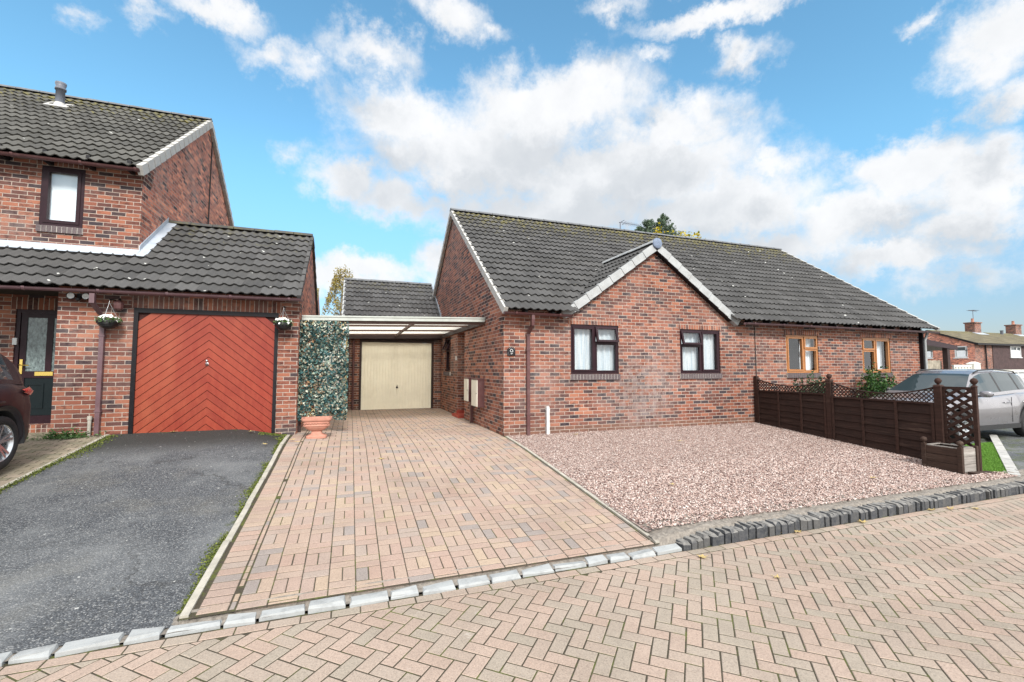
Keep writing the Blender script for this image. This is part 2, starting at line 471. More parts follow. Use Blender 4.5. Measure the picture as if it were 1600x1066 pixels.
t = newmat('asphalt')
sp = t.noise(t.pos, 130, 3, 0.85)
vo = t.node('ShaderNodeTexVoronoi', {'Vector': t.pos, 'Scale': 95.0})
c = t.ramp(t.xyz(vo.outputs['Color'])[0], [(0, (0.050, 0.056, 0.064)), (0.45, (0.092, 0.100, 0.111)), (0.8, (0.145, 0.153, 0.164)), (1.0, (0.32, 0.32, 0.315))])
c = t.mix(t.mapr(vo.outputs['Distance'], 0.25, 0.75, 0, 0.75), c, (0.030, 0.031, 0.034))
x, y, z = t.xyz(t.pos)
lg = t.noise(t.pos, 0.75, 7, 0.66)
c = t.mix(t.mapr(lg, 0.46, 0.64, 0, 0.50), c, (0.21, 0.215, 0.218))
c = t.mix(t.mapr(t.noise(t.vmath('ADD', t.pos, (9, 4, 0)), 0.55, 6, 0.7), 0.52, 0.68, 0, 0.30), c, (0.20, 0.185, 0.15))
ck = t.node('ShaderNodeTexVoronoi', {'Vector': t.vmath('ADD', t.pos, t.vmath('MULTIPLY', t.noise(t.pos, 3.0, 6, 0.7, col=True), (0.9, 0.9, 0.0))), 'Scale': 0.45}, feature='DISTANCE_TO_EDGE')
c = t.mix(t.math('MULTIPLY', t.mapr(ck.outputs['Distance'], 0.0, 0.009, 0.75, 0.0), t.mapr(t.noise(t.pos, 0.8, 2), 0.45, 0.6)), c, (0.03, 0.03, 0.03))
# darker band along the foot of the garage door
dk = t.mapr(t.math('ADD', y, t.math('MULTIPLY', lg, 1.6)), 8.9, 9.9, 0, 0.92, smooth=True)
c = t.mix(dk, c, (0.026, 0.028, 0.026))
ed = t.math('MAXIMUM', t.mapr(x, -1.55, -1.10, 0, 1), t.mapr(y, 8.9, 9.6, 0, 0.9))
mo = t.mapr(t.math('MULTIPLY', ed, t.noise(t.pos, 4.0, 7, 0.75)), 0.46, 0.60, 0, 0.8)
c = t.mix(mo, c, (0.06, 0.075, 0.018))
vo2 = t.node('ShaderNodeTexVoronoi', {'Vector': t.vmath('ADD', t.pos, t.vmath('MULTIPLY', t.noise(t.pos, 40, 3, col=True), (0.03, 0.03, 0.0))), 'Scale': 15.0})
pk = t.xyz(vo2.outputs['Color'])[1]
wl = t.math('MULTIPLY', t.math('LESS_THAN', vo2.outputs['Distance'], t.mapr(pk, 0.75, 1, 0.03, 0.17)), t.math('GREATER_THAN', pk, t.mapr(t.noise(t.pos, 0.6, 3), 0.40, 0.58, 0.97, 0.45)))
c = t.mix(t.math('MULTIPLY', wl, 0.7), c, (0.50, 0.50, 0.48))
finish(t, c, t.mapr(lg, 0.3, 0.7, 0.72, 0.9), t.bump(t.math('SUBTRACT', 1.0, vo.outputs['Distance']), 0.8, 0.008), 0, 0.35)

t = newmat('gravel_bed')
vo = t.node('ShaderNodeTexVoronoi', {'Vector': t.pos, 'Scale': 48.0})
c = t.ramp(t.xyz(vo.outputs['Color'])[0], [(0, (0.187, 0.120, 0.105)), (0.3, (0.331, 0.240, 0.210)), (0.7, (0.403, 0.318, 0.286)), (1, (0.475, 0.416, 0.384))])
c = t.mix(t.mapr(vo.outputs['Distance'], 0.4, 0.9, 0, 0.7), c, (0.072, 0.049, 0.042))
finish(t, c, 0.9, t.bump(t.math('SUBTRACT', 1.0, vo.outputs['Distance']), 1.0, 0.015), 0, 0.25)
t = newmat('chippings')
c = t.ramp(t.rnd, [(0, (0.071, 0.043, 0.039)), (0.16, (0.204, 0.130, 0.116)), (0.34, (0.376, 0.266, 0.230)), (0.6, (0.478, 0.363, 0.320)), (0.84, (0.569, 0.474, 0.436)), (1, (0.712, 0.649, 0.612))])
c = t.mix(t.mapr(t.noise(t.pos, 90, 3), 0.3, 0.7, 0, 0.4), c, t.vmath('MULTIPLY', c, (0.732, 0.657, 0.632)))
finish(t, c, 0.85, None, 0, 0.3)
t = newmat('kerb_dark')
c = t.ramp(t.rnd, [(0, (0.032, 0.035, 0.042)), (0.5, (0.054, 0.057, 0.065)), (1, (0.084, 0.081, 0.078))])
g = t.noise(t.pos, 28, 6, 0.75)
c = t.mix(t.mapr(g, 0.4, 0.7, 0, 0.55), c, (0.135, 0.132, 0.124))
up = t.mapr(t.xyz(t.geo.outputs['Normal'])[2], 0.5, 0.95, 0, 0.65)  # up-facing faces coloured lighter, for sky light reflected off the sett tops
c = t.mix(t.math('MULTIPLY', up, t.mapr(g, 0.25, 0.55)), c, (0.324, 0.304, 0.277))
finish(t, c, 0.85, t.bump(g, 0.7, 0.008), 0, 0.3)


def leafmat(name, stops, trans=0.25, rough=0.55):
    t = newmat(name)
    c = t.ramp(t.rnd, stops)
    d = t.node('ShaderNodeBsdfPrincipled', {'Base Color': c, 'Roughness': rough, 'Specular IOR Level': 0.35})
    tr = t.node('ShaderNodeBsdfTranslucent', {'Color': c})
    mx = t.node('ShaderNodeMixShader', {0: trans})
    t.l.new(d.outputs[0], mx.inputs[1]); t.l.new(tr.outputs[0], mx.inputs[2])
    t.l.new(mx.outputs[0], t.out.inputs[0])
    return t.m


leafmat('ivy_leaf', [(0, (0.016, 0.045, 0.048)), (0.28, (0.032, 0.095, 0.098)), (0.48, (0.065, 0.155, 0.155)), (0.60, (0.13, 0.22, 0.19)),
                     (0.70, (0.36, 0.40, 0.31)), (0.84, (0.56, 0.57, 0.47)), (0.92, (0.27, 0.14, 0.06)), (1.0, (0.05, 0.14, 0.16))], 0.15, 0.4)
leafmat('shrub_leaf', [(0, (0.012, 0.028, 0.014)), (0.5, (0.03, 0.065, 0.028)), (1, (0.07, 0.115, 0.055))], 0.2)
leafmat('laurel_leaf', [(0, (0.012, 0.035, 0.010)), (0.5, (0.03, 0.085, 0.02)), (1, (0.08, 0.16, 0.04))], 0.2, 0.4)
leafmat('conifer_leaf', [(0, (0.047, 0.081, 0.054)), (0.5, (0.088, 0.135, 0.081)), (1, (0.135, 0.189, 0.115))], 0.1)
leafmat('yellow_leaf', [(0, (0.16, 0.17, 0.02)), (0.4, (0.42, 0.36, 0.03)), (1, (0.60, 0.47, 0.05))], 0.35)
leafmat('birch_leaf', [(0, (0.14, 0.13, 0.035)), (0.5, (0.30, 0.25, 0.06)), (1, (0.48, 0.34, 0.07))], 0.35)
leafmat('moss', [(0, (0.045, 0.060, 0.012)), (0.6, (0.11, 0.14, 0.025)), (1, (0.20, 0.22, 0.05))], 0.1, 0.9)
leafmat('weed_leaf', [(0, (0.03, 0.07, 0.02)), (1, (0.09, 0.17, 0.05))], 0.2)
leafmat('turf', [(0, (0.07, 0.17, 0.02)), (1, (0.20, 0.38, 0.06))], 0.2, 0.7)
leafmat('fallen', [(0, (0.42, 0.28, 0.06)), (0.5, (0.55, 0.40, 0.14)), (1, (0.50, 0.44, 0.30))], 0.2)

t = newmat('glass')
dt = t.math('ABSOLUTE', t.vmath('DOT_PRODUCT', t.geo.outputs['Normal'], t.geo.outputs['Incoming'], out=1))
fr = t.math('MULTIPLY_ADD', t.math('POWER', t.math('SUBTRACT', 1.0, dt), 5.0), 0.9, 0.085, clamp=True)
tr = t.node('ShaderNodeBsdfTransparent', {'Color': (0.92, 0.95, 0.96)})
gl = t.node('ShaderNodeBsdfGlossy', {'Color': (0.95, 0.97, 1.0), 'Roughness': 0.02})
t.put(gl.inputs['Normal'], t.bump(t.noise(t.pos, 1.6, 2), 0.05, 0.05))
mx = t.node('ShaderNodeMixShader', {0: fr})
t.l.new(tr.outputs[0], mx.inputs[1]); t.l.new(gl.outputs[0], mx.inputs[2]); t.l.new(mx.outputs[0], t.out.inputs[0])
t = newmat('car_glass')
finish(t, (0.030, 0.045, 0.052), 0.03, None, 0, 0.45, 0.0)
t = newmat('obscure_glass')
n = t.noise(t.vmath('MULTIPLY', t.pos, (30, 30, 14)), 1.0, 5, 0.7)
finish(t, t.mix(t.mapr(n, 0.35, 0.65), (0.055, 0.075, 0.078), (0.22, 0.28, 0.28)), 0.12, t.bump(n, 0.3, 0.01), 0, 0.6)
t = newmat('net_curtain')
x, y, z = t.xyz(t.pos)
n = t.noise(t.vmath('MULTIPLY', t.pos, (26, 26, 1.2)), 1.0, 3, 0.6)
lace = t.node('ShaderNodeTexVoronoi', {'Vector': t.pos, 'Scale': 42.0}).outputs['Distance']
c = t.mix(t.mapr(n, 0.40, 0.65, 0, 0.75), (0.90, 0.92, 0.93), (0.50, 0.64, 0.76))
c = t.mix(t.mapr(lace, 0.35, 0.7, 0, 0.25), c, (0.50, 0.56, 0.58))
d = t.node('ShaderNodeBsdfDiffuse', {'Color': c}); tr = t.node('ShaderNodeBsdfTranslucent', {'Color': c})
mx = t.node('ShaderNodeMixShader', {0: 0.35}); t.l.new(d.outputs[0], mx.inputs[1]); t.l.new(tr.outputs[0], mx.inputs[2]); t.l.new(mx.outputs[0], t.out.inputs[0])
t = newmat('polycarbonate')
c = t.mix(t.mapr(t.noise(t.pos, 3, 5), 0.4, 0.7, 0, 0.4), (0.88, 0.85, 0.74), (0.70, 0.66, 0.50))
d = t.node('ShaderNodeBsdfTransparent', {'Color': (0.95, 0.94, 0.90)}); tr = t.node('ShaderNodeBsdfTranslucent', {'Color': (0.97, 0.95, 0.88)})
mx = t.node('ShaderNodeMixShader', {0: 0.50}); t.l.new(d.outputs[0], mx.inputs[1]); t.l.new(tr.outputs[0], mx.inputs[2]); t.l.new(mx.outputs[0], t.out.inputs[0])


# ------------------------------------------------------------------ mesh helpers
WORLD_AT = {}


class MB:
    def __init__(self):
        self.v = []; self.f = []; self.s = []; self.mi = []

    def face(self, pts, smooth=False, m=0):
        i = len(self.v)
        self.v += [tuple(p) for p in pts]
        self.f.append(tuple(range(i, i + len(pts)))); self.s.append(smooth); self.mi.append(m)

    def faces(self, verts, fs, smooth=False, m=0):
        i = len(self.v)
        self.v += [tuple(p) for p in verts]
        for f in fs:
            self.f.append(tuple(k + i for k in f)); self.s.append(smooth); self.mi.append(m)

    def hexa(self, p, smooth=False, m=0):      # 8 points: bottom ring 0-3, top ring 4-7
        self.faces(p, [(3, 2, 1, 0), (4, 5, 6, 7), (0, 1, 5, 4), (1, 2, 6, 5), (2, 3, 7, 6), (3, 0, 4, 7)], smooth, m)

    def box(self, x0, x1, y0, y1, z0, z1, m=0):
        self.hexa([(x0, y0, z0), (x1, y0, z0), (x1, y1, z0), (x0, y1, z0), (x0, y0, z1), (x1, y0, z1), (x1, y1, z1), (x0, y1, z1)], m=m)

    def obox(self, c, a, b, n, m=0):           # centre and three half-axis vectors
        c, a, b, n = Vector(c), Vector(a), Vector(b), Vector(n)
        self.hexa([c - a - b - n, c + a - b - n, c + a + b - n, c - a + b - n, c - a - b + n, c + a - b + n, c + a + b + n, c - a + b + n], m=m)

    def bar(self, p, q, wd, th, up=(0, 0, 1), m=0):   # rectangular bar from p to q
        p, q = Vector(p), Vector(q)
        d = q - p
        a = d.cross(Vector(up)).normalized()
        b = a.cross(d).normalized()
        self.obox((p + q) / 2, d / 2, a * wd / 2, b * th / 2, m=m)

    def prism(self, poly, off, cap=True, smooth=False, m=0):   # polygon extruded by off
        n = len(poly)
        P = [Vector(p) for p in poly]; o = Vector(off)
        fs = [(i, (i + 1) % n, n + (i + 1) % n, n + i) for i in range(n)]
        if cap: fs += [tuple(range(n - 1, -1, -1)), tuple(range(n, 2 * n))]
        self.faces(P + [p + o for p in P], fs, smooth, m)

    def tube(self, path, r, n=8, smooth=True, m=0):
        path = [Vector(p) for p in path]
        rs = r if isinstance(r, (list, tuple)) else [r] * len(path)
        vs = []
        for i, p in enumerate(path):
            d = (path[min(i + 1, len(path) - 1)] - path[max(i - 1, 0)]).normalized()
            ref = Vector((0, 0, 1)) if abs(d.z) < 0.9 else Vector((1, 0, 0))
            a = d.cross(ref).normalized(); b = a.cross(d)
            vs += [p + (a * cos(k * 2 * pi / n) + b * sin(k * 2 * pi / n)) * rs[i] for k in range(n)]
        fs = [(i * n + k, i * n + (k + 1) % n, (i + 1) * n + (k + 1) % n, (i + 1) * n + k) for i in range(len(path) - 1) for k in range(n)]
        self.faces(vs, fs, smooth, m)
        L = len(path) - 1
        self.faces(vs[:n], [tuple(range(n - 1, -1, -1))], False, m)
        self.faces(vs[L * n:], [tuple(range(n))], False, m)

    def lathe(self, prof, c=(0, 0, 0), n=20, axis='z', smooth=True, m=0):   # prof: (r, h)
        vs = []
        for r, h in prof:
            for k in range(n):
                a = 2 * pi * k / n
                if axis == 'z': q = (r * cos(a), r * sin(a), h)
                elif axis == 'y': q = (r * cos(a), h, r * sin(a))
                else: q = (h, r * cos(a), r * sin(a))
                vs.append((c[0] + q[0], c[1] + q[1], c[2] + q[2]))
        fs = [(i * n + k, i * n + (k + 1) % n, (i + 1) * n + (k + 1) % n, (i + 1) * n + k) for i in range(len(prof) - 1) for k in range(n)]
        self.faces(vs, fs, smooth, m)

    def sphere(self, c, r, n=12, m=0, sz=1.0):
        self.lathe([(r * sin(pi * i / 8) + 1e-5, -r * sz * cos(pi * i / 8)) for i in range(9)], c, n, m=m)

    def build(self, name, mats, parent=None, **props):
        me = bpy.data.meshes.new(name)
        me.from_pydata(self.v, [], self.f)
        if isinstance(mats, str): mats = [mats]
        for k in mats: me.materials.append(MATS[k])
        me.polygons.foreach_set('use_smooth', self.s)
        if len(mats) > 1: me.polygons.foreach_set('material_index', self.mi)
        me.update()
        return link(name, me, parent, **props)


def link(name, me, parent=None, **props):
    o = bpy.data.objects.new(name, me)
    COL.objects.link(o)
    if parent is not None:
        o.parent = parent
        o.matrix_parent_inverse = Matrix.Translation(-Vector(WORLD_AT.get(parent.name, (0, 0, 0))))
    for k, v in props.items(): o[k] = v
    return o


def thing(name, label, cat, loc=(0, 0, 0), group=None):
    o = bpy.data.objects.new(name, None)
    COL.objects.link(o)
    o.empty_display_size = 0.2
    o.location = loc
    WORLD_AT[o.name] = tuple(loc)
    o['label'] = label; o['category'] = cat
    if group: o['group'] = group
    return o


def tag(o, label, cat, group=None):
    o['label'] = label; o['category'] = cat
    if group: o['group'] = group
    return o


def structure(mb, name, mats):
    return mb.build(name, mats, None, kind='structure')


def fast_mesh(name, verts, nper, mat, tri=True, smooth=False):
    """verts (N,k,3) with the same faces (list of tuples) for each of the N pieces"""
    verts = np.asarray(verts, dtype=np.float32)
    N, k, _ = verts.shape
    fl = np.array([i for f in nper for i in f]); ln = np.array([len(f) for f in nper])
    loops = (fl[None, :] + (np.arange(N) * k)[:, None]).ravel()
    lens = np.tile(ln, N)
    me = bpy.data.meshes.new(name)
    me.vertices.add(N * k); me.vertices.foreach_set('co', verts.ravel())
    me.loops.add(len(loops)); me.loops.foreach_set('vertex_index', loops.astype(np.int32))
    me.polygons.add(len(lens))
    me.polygons.foreach_set('loop_start', np.concatenate([[0], np.cumsum(lens)[:-1]]).astype(np.int32))
    me.polygons.foreach_set('use_smooth', np.full(len(lens), smooth))
    me.materials.append(MATS[mat])
    me.update(calc_edges=True)
    me.validate()
    return me


def leaf_cloud(pts, size, name, mat, up=0.3, aspect=0.55, nrm=None, spread=1.0):
    """one folded leaf (two quads sharing a mid-rib) at each point"""
    pts = np.asarray(pts); N = len(pts)
    d = rng.normal(size=(N, 3)); d[:, 2] -= 0.3
    d /= np.linalg.norm(d, axis=1)[:, None]
    n = rng.normal(size=(N, 3)) * spread; n[:, 2] += up
    if nrm is not None: n += np.asarray(nrm)
    n -= (n * d).sum(1)[:, None] * d
    n /= np.linalg.norm(n, axis=1)[:, None] + 1e-9
    s = np.cross(d, n)
    L = size * rng.uniform(0.6, 1.3, (N, 1)); W = L * aspect
    v = np.stack([pts - d * L * 0.5, pts + s * W * 0.5 + n * L * 0.12, pts + d * L * 0.5, pts - s * W * 0.5 + n * L * 0.12], 1)
    return fast_mesh(name, v, [(0, 1, 2), (0, 2, 3)], mat)


def clip(poly, nx, ny, d):
    """keep the part of a 2D polygon with nx*x + ny*y <= d"""
    out = []
    for i in range(len(poly)):
        a, b = poly[i], poly[(i + 1) % len(poly)]
        da, db = nx * a[0] + ny * a[1] - d, nx * b[0] + ny * b[1] - d
        if da <= 0: out.append(a)
        if (da < 0) != (db < 0) and da != db:
            k = da / (da - db)
            out.append((a[0] + (b[0] - a[0]) * k, a[1] + (b[1] - a[1]) * k))
    return out


def area(p):
    return 0.5 * sum(p[i][0] * p[(i + 1) % len(p)][1] - p[(i + 1) % len(p)][0] * p[i][1] for i in range(len(p)))


def inset(p, k):
    """parallel inset of a counter-clockwise convex polygon"""
    n = len(p); out = []
    L = []
    for i in range(n):
        (x0, y0), (x1, y1) = p[i], p[(i + 1) % n]
        d = sqrt((x1 - x0) ** 2 + (y1 - y0) ** 2) + 1e-9
        nx, ny = -(y1 - y0) / d, (x1 - x0) / d
        L.append((nx, ny, nx * x0 + ny * y0 + k))
    for i in range(n):
        a, b = L[i - 1], L[i]
        det = a[0] * b[1] - a[1] * b[0]
        if abs(det) < 1e-3: out.append((p[i][0] + b[0] * k, p[i][1] + b[1] * k))
        else: out.append(((a[2] * b[1] - b[2] * a[1]) / det, (a[0] * b[2] - b[0] * a[2]) / det))
    return out


def paver(mb, poly, zf, gap=0.0035, ch=0.0045, jit=0.0010):
    """one chamfered paving block whose top follows the ground zf(x, y)"""
    if len(poly) < 3 or abs(area(poly)) < 0.0012: return
    if area(poly) < 0: poly = poly[::-1]
    poly = [q for i, q in enumerate(poly) if abs(q[0] - poly[i - 1][0]) + abs(q[1] - poly[i - 1][1]) > 1e-3]
    if len(poly) < 3: return
    p0 = inset(poly, gap); p1 = inset(poly, gap + ch)
    if area(p1) < 0.0006: return
    n = len(poly)
    cx = sum(q[0] for q in poly) / n; cy = sum(q[1] for q in poly) / n
    dz = random.uniform(-jit, jit); ax = random.uniform(-1, 1) * 0.008; ay = random.uniform(-1, 1) * 0.008
    Z = lambda q, h: (q[0], q[1], zf(q[0], q[1]) + dz + ax * (q[0] - cx) + ay * (q[1] - cy) + h)
    vs = [Z(q, -0.03) for q in p0] + [Z(q, -ch * 0.8) for q in p0] + [Z(q, 0) for q in p1]
    fs = [(i, (i + 1) % n, n + (i + 1) % n, n + i) for i in range(n)] + [(n + i, n + (i + 1) % n, 2 * n + (i + 1) % n, 2 * n + i) for i in range(n)]
    fs.append(tuple(range(2 * n, 3 * n)))
    mb.faces(vs, fs)


def sheet(mb, x0, x1, y0, y1, nx, ny, zf, smooth=True):
    vs = [(x0 + (x1 - x0) * i / nx, y0 + (y1 - y0) * j / ny, 0) for j in range(ny + 1) for i in range(nx + 1)]
    vs = [(x, y, zf(x, y)) for x, y, _ in vs]
    fs = [(j * (nx + 1) + i, j * (nx + 1) + i + 1, (j + 1) * (nx + 1) + i + 1, (j + 1) * (nx + 1) + i) for j in range(ny) for i in range(nx)]
    mb.faces(vs, fs, smooth)


# ------------------------------------------------------------------ ground levels
def smooth01(t):
    t = min(1, max(0, t)); return t * t * (3 - 2 * t)


def softpos(t, k=0.35):
    return k * math.log1p(exp(min(t / k, 40))) if t / k < 40 else t


ROADZ = -0.45


def z_drive(x, y):
    z = 0.02 - 0.0935 * softpos(8.25 - y)
    return z + 0.075 * min(1, max(0, (0.6 - x) / 1.6)) * smooth01((y - 7.2) / 2.0)


def z_gravel(x, y):
    return -0.33 + (y - 4.1) * 0.0765


def z_asphalt(x, y):
    a = 0.235 - 0.115 * (9.6 - y)
    k = smooth01((x + 2.0) / 0.95)
    return a * (1 - k) + (z_drive(-1.05, y) + 0.01) * k if y > 7 else a * (1 - k) + (min(a, z_drive(-1.05, y)) + 0.0) * k


def z_leftpav(x, y):
    return min(0.235, 0.235 - 0.110 * (9.6 - y)) if y < 9.6 else 0.235


def z_road(x, y):
    return ROADZ


# ------------------------------------------------------------------ SETTING: ground, road, drives, kerb
g = MB(); sheet(g, -400, 400, -400, 400, 8, 8, lambda x, y: -0.62)
structure(g, 'ground', 'ground_soil')
KY = 3.74        # front of the kerb line
g = MB(); sheet(g, -9, 26, -6.0, KY + 0.02, 4, 2, lambda x, y: ROADZ - 0.0026)
structure(g, 'road_bed', 'joint_sand')

mb = MB()
A = radians(-42); W = 0.1025
ca, sa = cos(A), sin(A)
for i in range(-90, 200):
    for j in range(-90, 90):
        ox, oy = i + 2 * j, i - 2 * j
        for (rx, ry, rw, rh) in ((0, 0, 2, 1), (0, 1, 1, 2)):
            q = [((ox + rx + a * rw) * W, (oy + ry + b * rh) * W) for a, b in ((0, 0), (1, 0), (1, 1), (0, 1))]
            q = [(x * ca - y * sa, x * sa + y * ca) for x, y in q]
            cx = sum(k[0] for k in q) / 4; cy = sum(k[1] for k in q) / 4
            if cx < -4.4 or cx > 17.5 or cy < -0.6 or cy > KY: continue
            if cy < 0.3 and (cx < -2 or cx > 7): continue
            paver(mb, clip(q, 0, 1, KY - 0.115), z_road)
# border course of stretchers along the kerb
x = -4.4
while x < 17.5:
    L = 0.205 + random.uniform(-0.002, 0.002)
    paver(mb, [(x, KY - 0.112), (x + L, KY - 0.112), (x + L, KY - 0.008), (x, KY - 0.008)], z_road)
    x += L
structure(mb, 'paved_road', 'road_block')

# block-paved drive in basket weave
g = MB(); sheet(g, -1.10, 2.96, KY + 0.10, 15.3, 24, 150, lambda x, y: z_drive(x, y) - 0.0030)
structure(g, 'driveway_bed', 'joint_sand')
mb = MB()
y = KY + 0.13
while y < 15.2:
    paver(mb, [(-1.0, y), (-0.80, y), (-0.80, y + 0.103), (-1.0, y + 0.103)], z_drive)
    if y < 9.0 or True:
        paver(mb, [(-0.795, y), (-0.755, y), (-0.755, y + 0.103), (-0.795, y + 0.103)], z_drive) if random.random() < 0.93 else None
    y += 0.104
CW = 0.2075
for i in range(18):
    x0 = -0.75 + i * CW
    y = KY + 0.10 - (0.21 if i % 2 else 0.0) - 0.05 * (i % 3)
    k = i % 2
    while y < 15.25:
        if k == 0:
            ps = [[(x0, y + b * 0.1035), (x0 + CW, y + b * 0.1035), (x0 + CW, y + (b + 1) * 0.1035), (x0, y + (b + 1) * 0.1035)] for b in (0, 1)]
        else:
            ps = [[(x0 + b * CW / 2, y), (x0 + (b + 1) * CW / 2, y), (x0 + (b + 1) * CW / 2, y + 0.207), (x0 + b * CW / 2, y + 0.207)] for b in (0, 1)]
        for p in ps:
            p = clip(p, 0, -1, -(KY + 0.115)); p = clip(p, 1, 0, 2.905) if p else p
            if p and 8.45 < p[0][1] + 9e9: paver(mb, p, z_drive)
        y += 0.207; k ^= 1
structure(mb, 'block_paved_driveway', 'drive_block')

# asphalt drive of the left-hand house
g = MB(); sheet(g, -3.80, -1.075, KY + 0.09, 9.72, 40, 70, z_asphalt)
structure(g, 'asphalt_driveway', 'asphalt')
# concrete edgings
mb = MB()
for a, b in ((KY + 0.12, 5.02), (5.03, 5.94), (5.95, 6.86), (6.87, 7.78), (7.79, 8.70), (8.71, 9.45)):
    e = random.uniform(-0.006, 0.006)
    n = 6
    for s in range(n):
        ya, yb = a + (b - a) * s / n, a + (b - a) * (s + 1) / n
        za, zb = max(z_drive(-1.05, ya), z_asphalt(-1.08, ya)) + 0.014, max(z_drive(-1.05, yb), z_asphalt(-1.08, yb)) + 0.014
        mb.hexa([(-1.085 + e, ya, za - .2), (-1.03 + e, ya, za - .2), (-1.03 + e, yb, zb - .2), (-1.085 + e, yb, zb - .2), (-1.085 + e, ya, za), (-1.03 + e, ya, za), (-1.03 + e, yb, zb), (-1.085 + e, yb, zb)])
y = KY + 0.12
while y < 8.5:
    e = random.uniform(-0.004, 0.004)
    y2 = min(y + 0.91, 8.52)
    mb.hexa([(2.92 + e, y, z_drive(2.9, y) - .2), (2.965 + e, y, z_drive(2.9, y) - .2), (2.965 + e, y2 - .008, z_drive(2.9, y2) - .2), (2.92 + e, y2 - .008, z_drive(2.9, y2) - .2),
             (2.92 + e, y, z_drive(2.9, y) + .016), (2.965 + e, y, z_drive(2.9, y) + .016), (2.965 + e, y2 - .008, z_drive(2.9, y2) + .016), (2.92 + e, y2 - .008, z_drive(2.9, y2) + .016)])
    y += 0.915
y = 5.0
while y < 9.5:
    y2 = min(y + 0.91, 9.55)
    mb.hexa([(-3.85, y, z_asphalt(-3.8, y) - .2), (-3.80, y, z_asphalt(-3.8, y) - .2), (-3.80, y2 - .01, z_asphalt(-3.8, y2) - .2), (-3.85, y2 - .01, z_asphalt(-3.8, y2) - .2),
             (-3.85, y, z_asphalt(-3.8, y) + .02), (-3.80, y, z_asphalt(-3.8, y) + .02), (-3.80, y2 - .01, z_asphalt(-3.8, y2) + .02), (-3.85, y2 - .01, z_asphalt(-3.8, y2) + .02)])
    y += 0.92
structure(mb, 'kerb_edging', 'concrete_edge')

# mossy block paving in front of the left-hand door
g = MB(); sheet(g, -9.0, -3.84, 3.9, 10.52, 8, 30, lambda x, y: z_leftpav(x, y) - 0.004)
structure(g, 'doorstep_paving_bed', 'joint_sand')
mb = MB()
j = 0; y = 5.2
while y < 10.4:
    x = -6.9 + (0.1 if j % 2 else 0)
    while x < -3.86:
        p = clip([(x, y), (x + 0.203, y), (x + 0.203, y + 0.103), (x, y + 0.103)], 1, 0, -3.858)
        if p: paver(mb, p, z_leftpav, ch=0.008, jit=0.0015)
        x += 0.204
    y += 0.104; j += 1
structure(mb, 'doorstep_paving', 'mossy_block')


def rough_stone(mb, x0, x1, y0, y1, z0, z1, r=0.02, m=0):
    """a hewn stone: box with a chamfered, irregular top"""
    J = lambda k: random.uniform(-k, k) * 1.5
    b = [(x0 + .004, y0 + J(.006)), (x1 - .004, y0 + J(.006)), (x1 - .004, y1), (x0 + .004, y1)]
    tp = [(x0 + r * .7 + J(.006), y0 + r + J(.008)), (x1 - r * .7 + J(.006), y0 + r + J(.008)), (x1 - r * .6, y1 - r * .5 + J(.006)), (x0 + r * .6, y1 - r * .5 + J(.006))]
    zm = z1 - r * 0.8
    vs = [(*p, z0) for p in b] + [(p[0], p[1] + J(.004), zm + J(.006)) for p in b] + [(*p, z1 + J(.006)) for p in tp]
    n = 4
    fs = [(i, (i + 1) % n, n + (i + 1) % n, n + i) for i in range(n)] + [(n + i, n + (i + 1) % n, 2 * n + (i + 1) % n, 2 * n + i) for i in range(n)] + [(8, 9, 10, 11)]
    mb.faces(vs, fs, False, m)


mb = MB()
x = -4.6
while x < 2.95:                                   # dropped kerb: flat pale stones
    L = random.uniform(0.21, 0.36)
    rough_stone(mb, x, x + L - random.uniform(.006, .03), KY + random.uniform(-.012, .008), KY + 0.098 + random.uniform(-.010, .008), ROADZ - .1, ROADZ + 0.034 + random.uniform(-.007, .008), 0.022, 0)
    x += L
i = 0
while x < 18.0:                                   # full-height dark setts
    L = random.uniform(0.070, 0.105)
    h = 0.05 + 0.072 * smooth01((x - 2.9) / 0.75)
    rough_stone(mb, x, x + L - .006, KY - 0.004 + random.uniform(-.008, .008), KY + 0.17 + random.uniform(-.015, .03), ROADZ - .1, ROADZ + h + random.uniform(-.008, .008), 0.026, 1)
    x += L; i += 1
structure(mb, 'kerb_stones', ['sett_pale', 'kerb_dark'])
mb = MB()
sheet(mb, -4.5, 3.0, KY + 0.012, KY + 0.2, 90, 4, lambda x, y: ROADZ + (0.020 + 0.34 * max(0, y - KY - .06) if x > -1.12 else 0.014) + 0.004 * sin(x * 9 + y * 30))
hz = lambda x, y: ROADZ + 0.112 * smooth01((x - 2.55) / 0.75) + 0.02 + 0.022 * (rng.random() - 0.5) + 0.035 * ((y - KY - .15) / 0.35) * (1 if x > 3 else 0.3) + 0.012 * sin(x * 5) * cos(x * 13)
hz2 = lambda x, y: ROADZ - .02 if y < KY + 0.11 else hz(x, y)
sheet(mb, 2.92, 18.0, KY + 0.10, KY + 0.46, 280, 9, hz2)
structure(mb, 'kerb_haunch', 'concrete_rough')

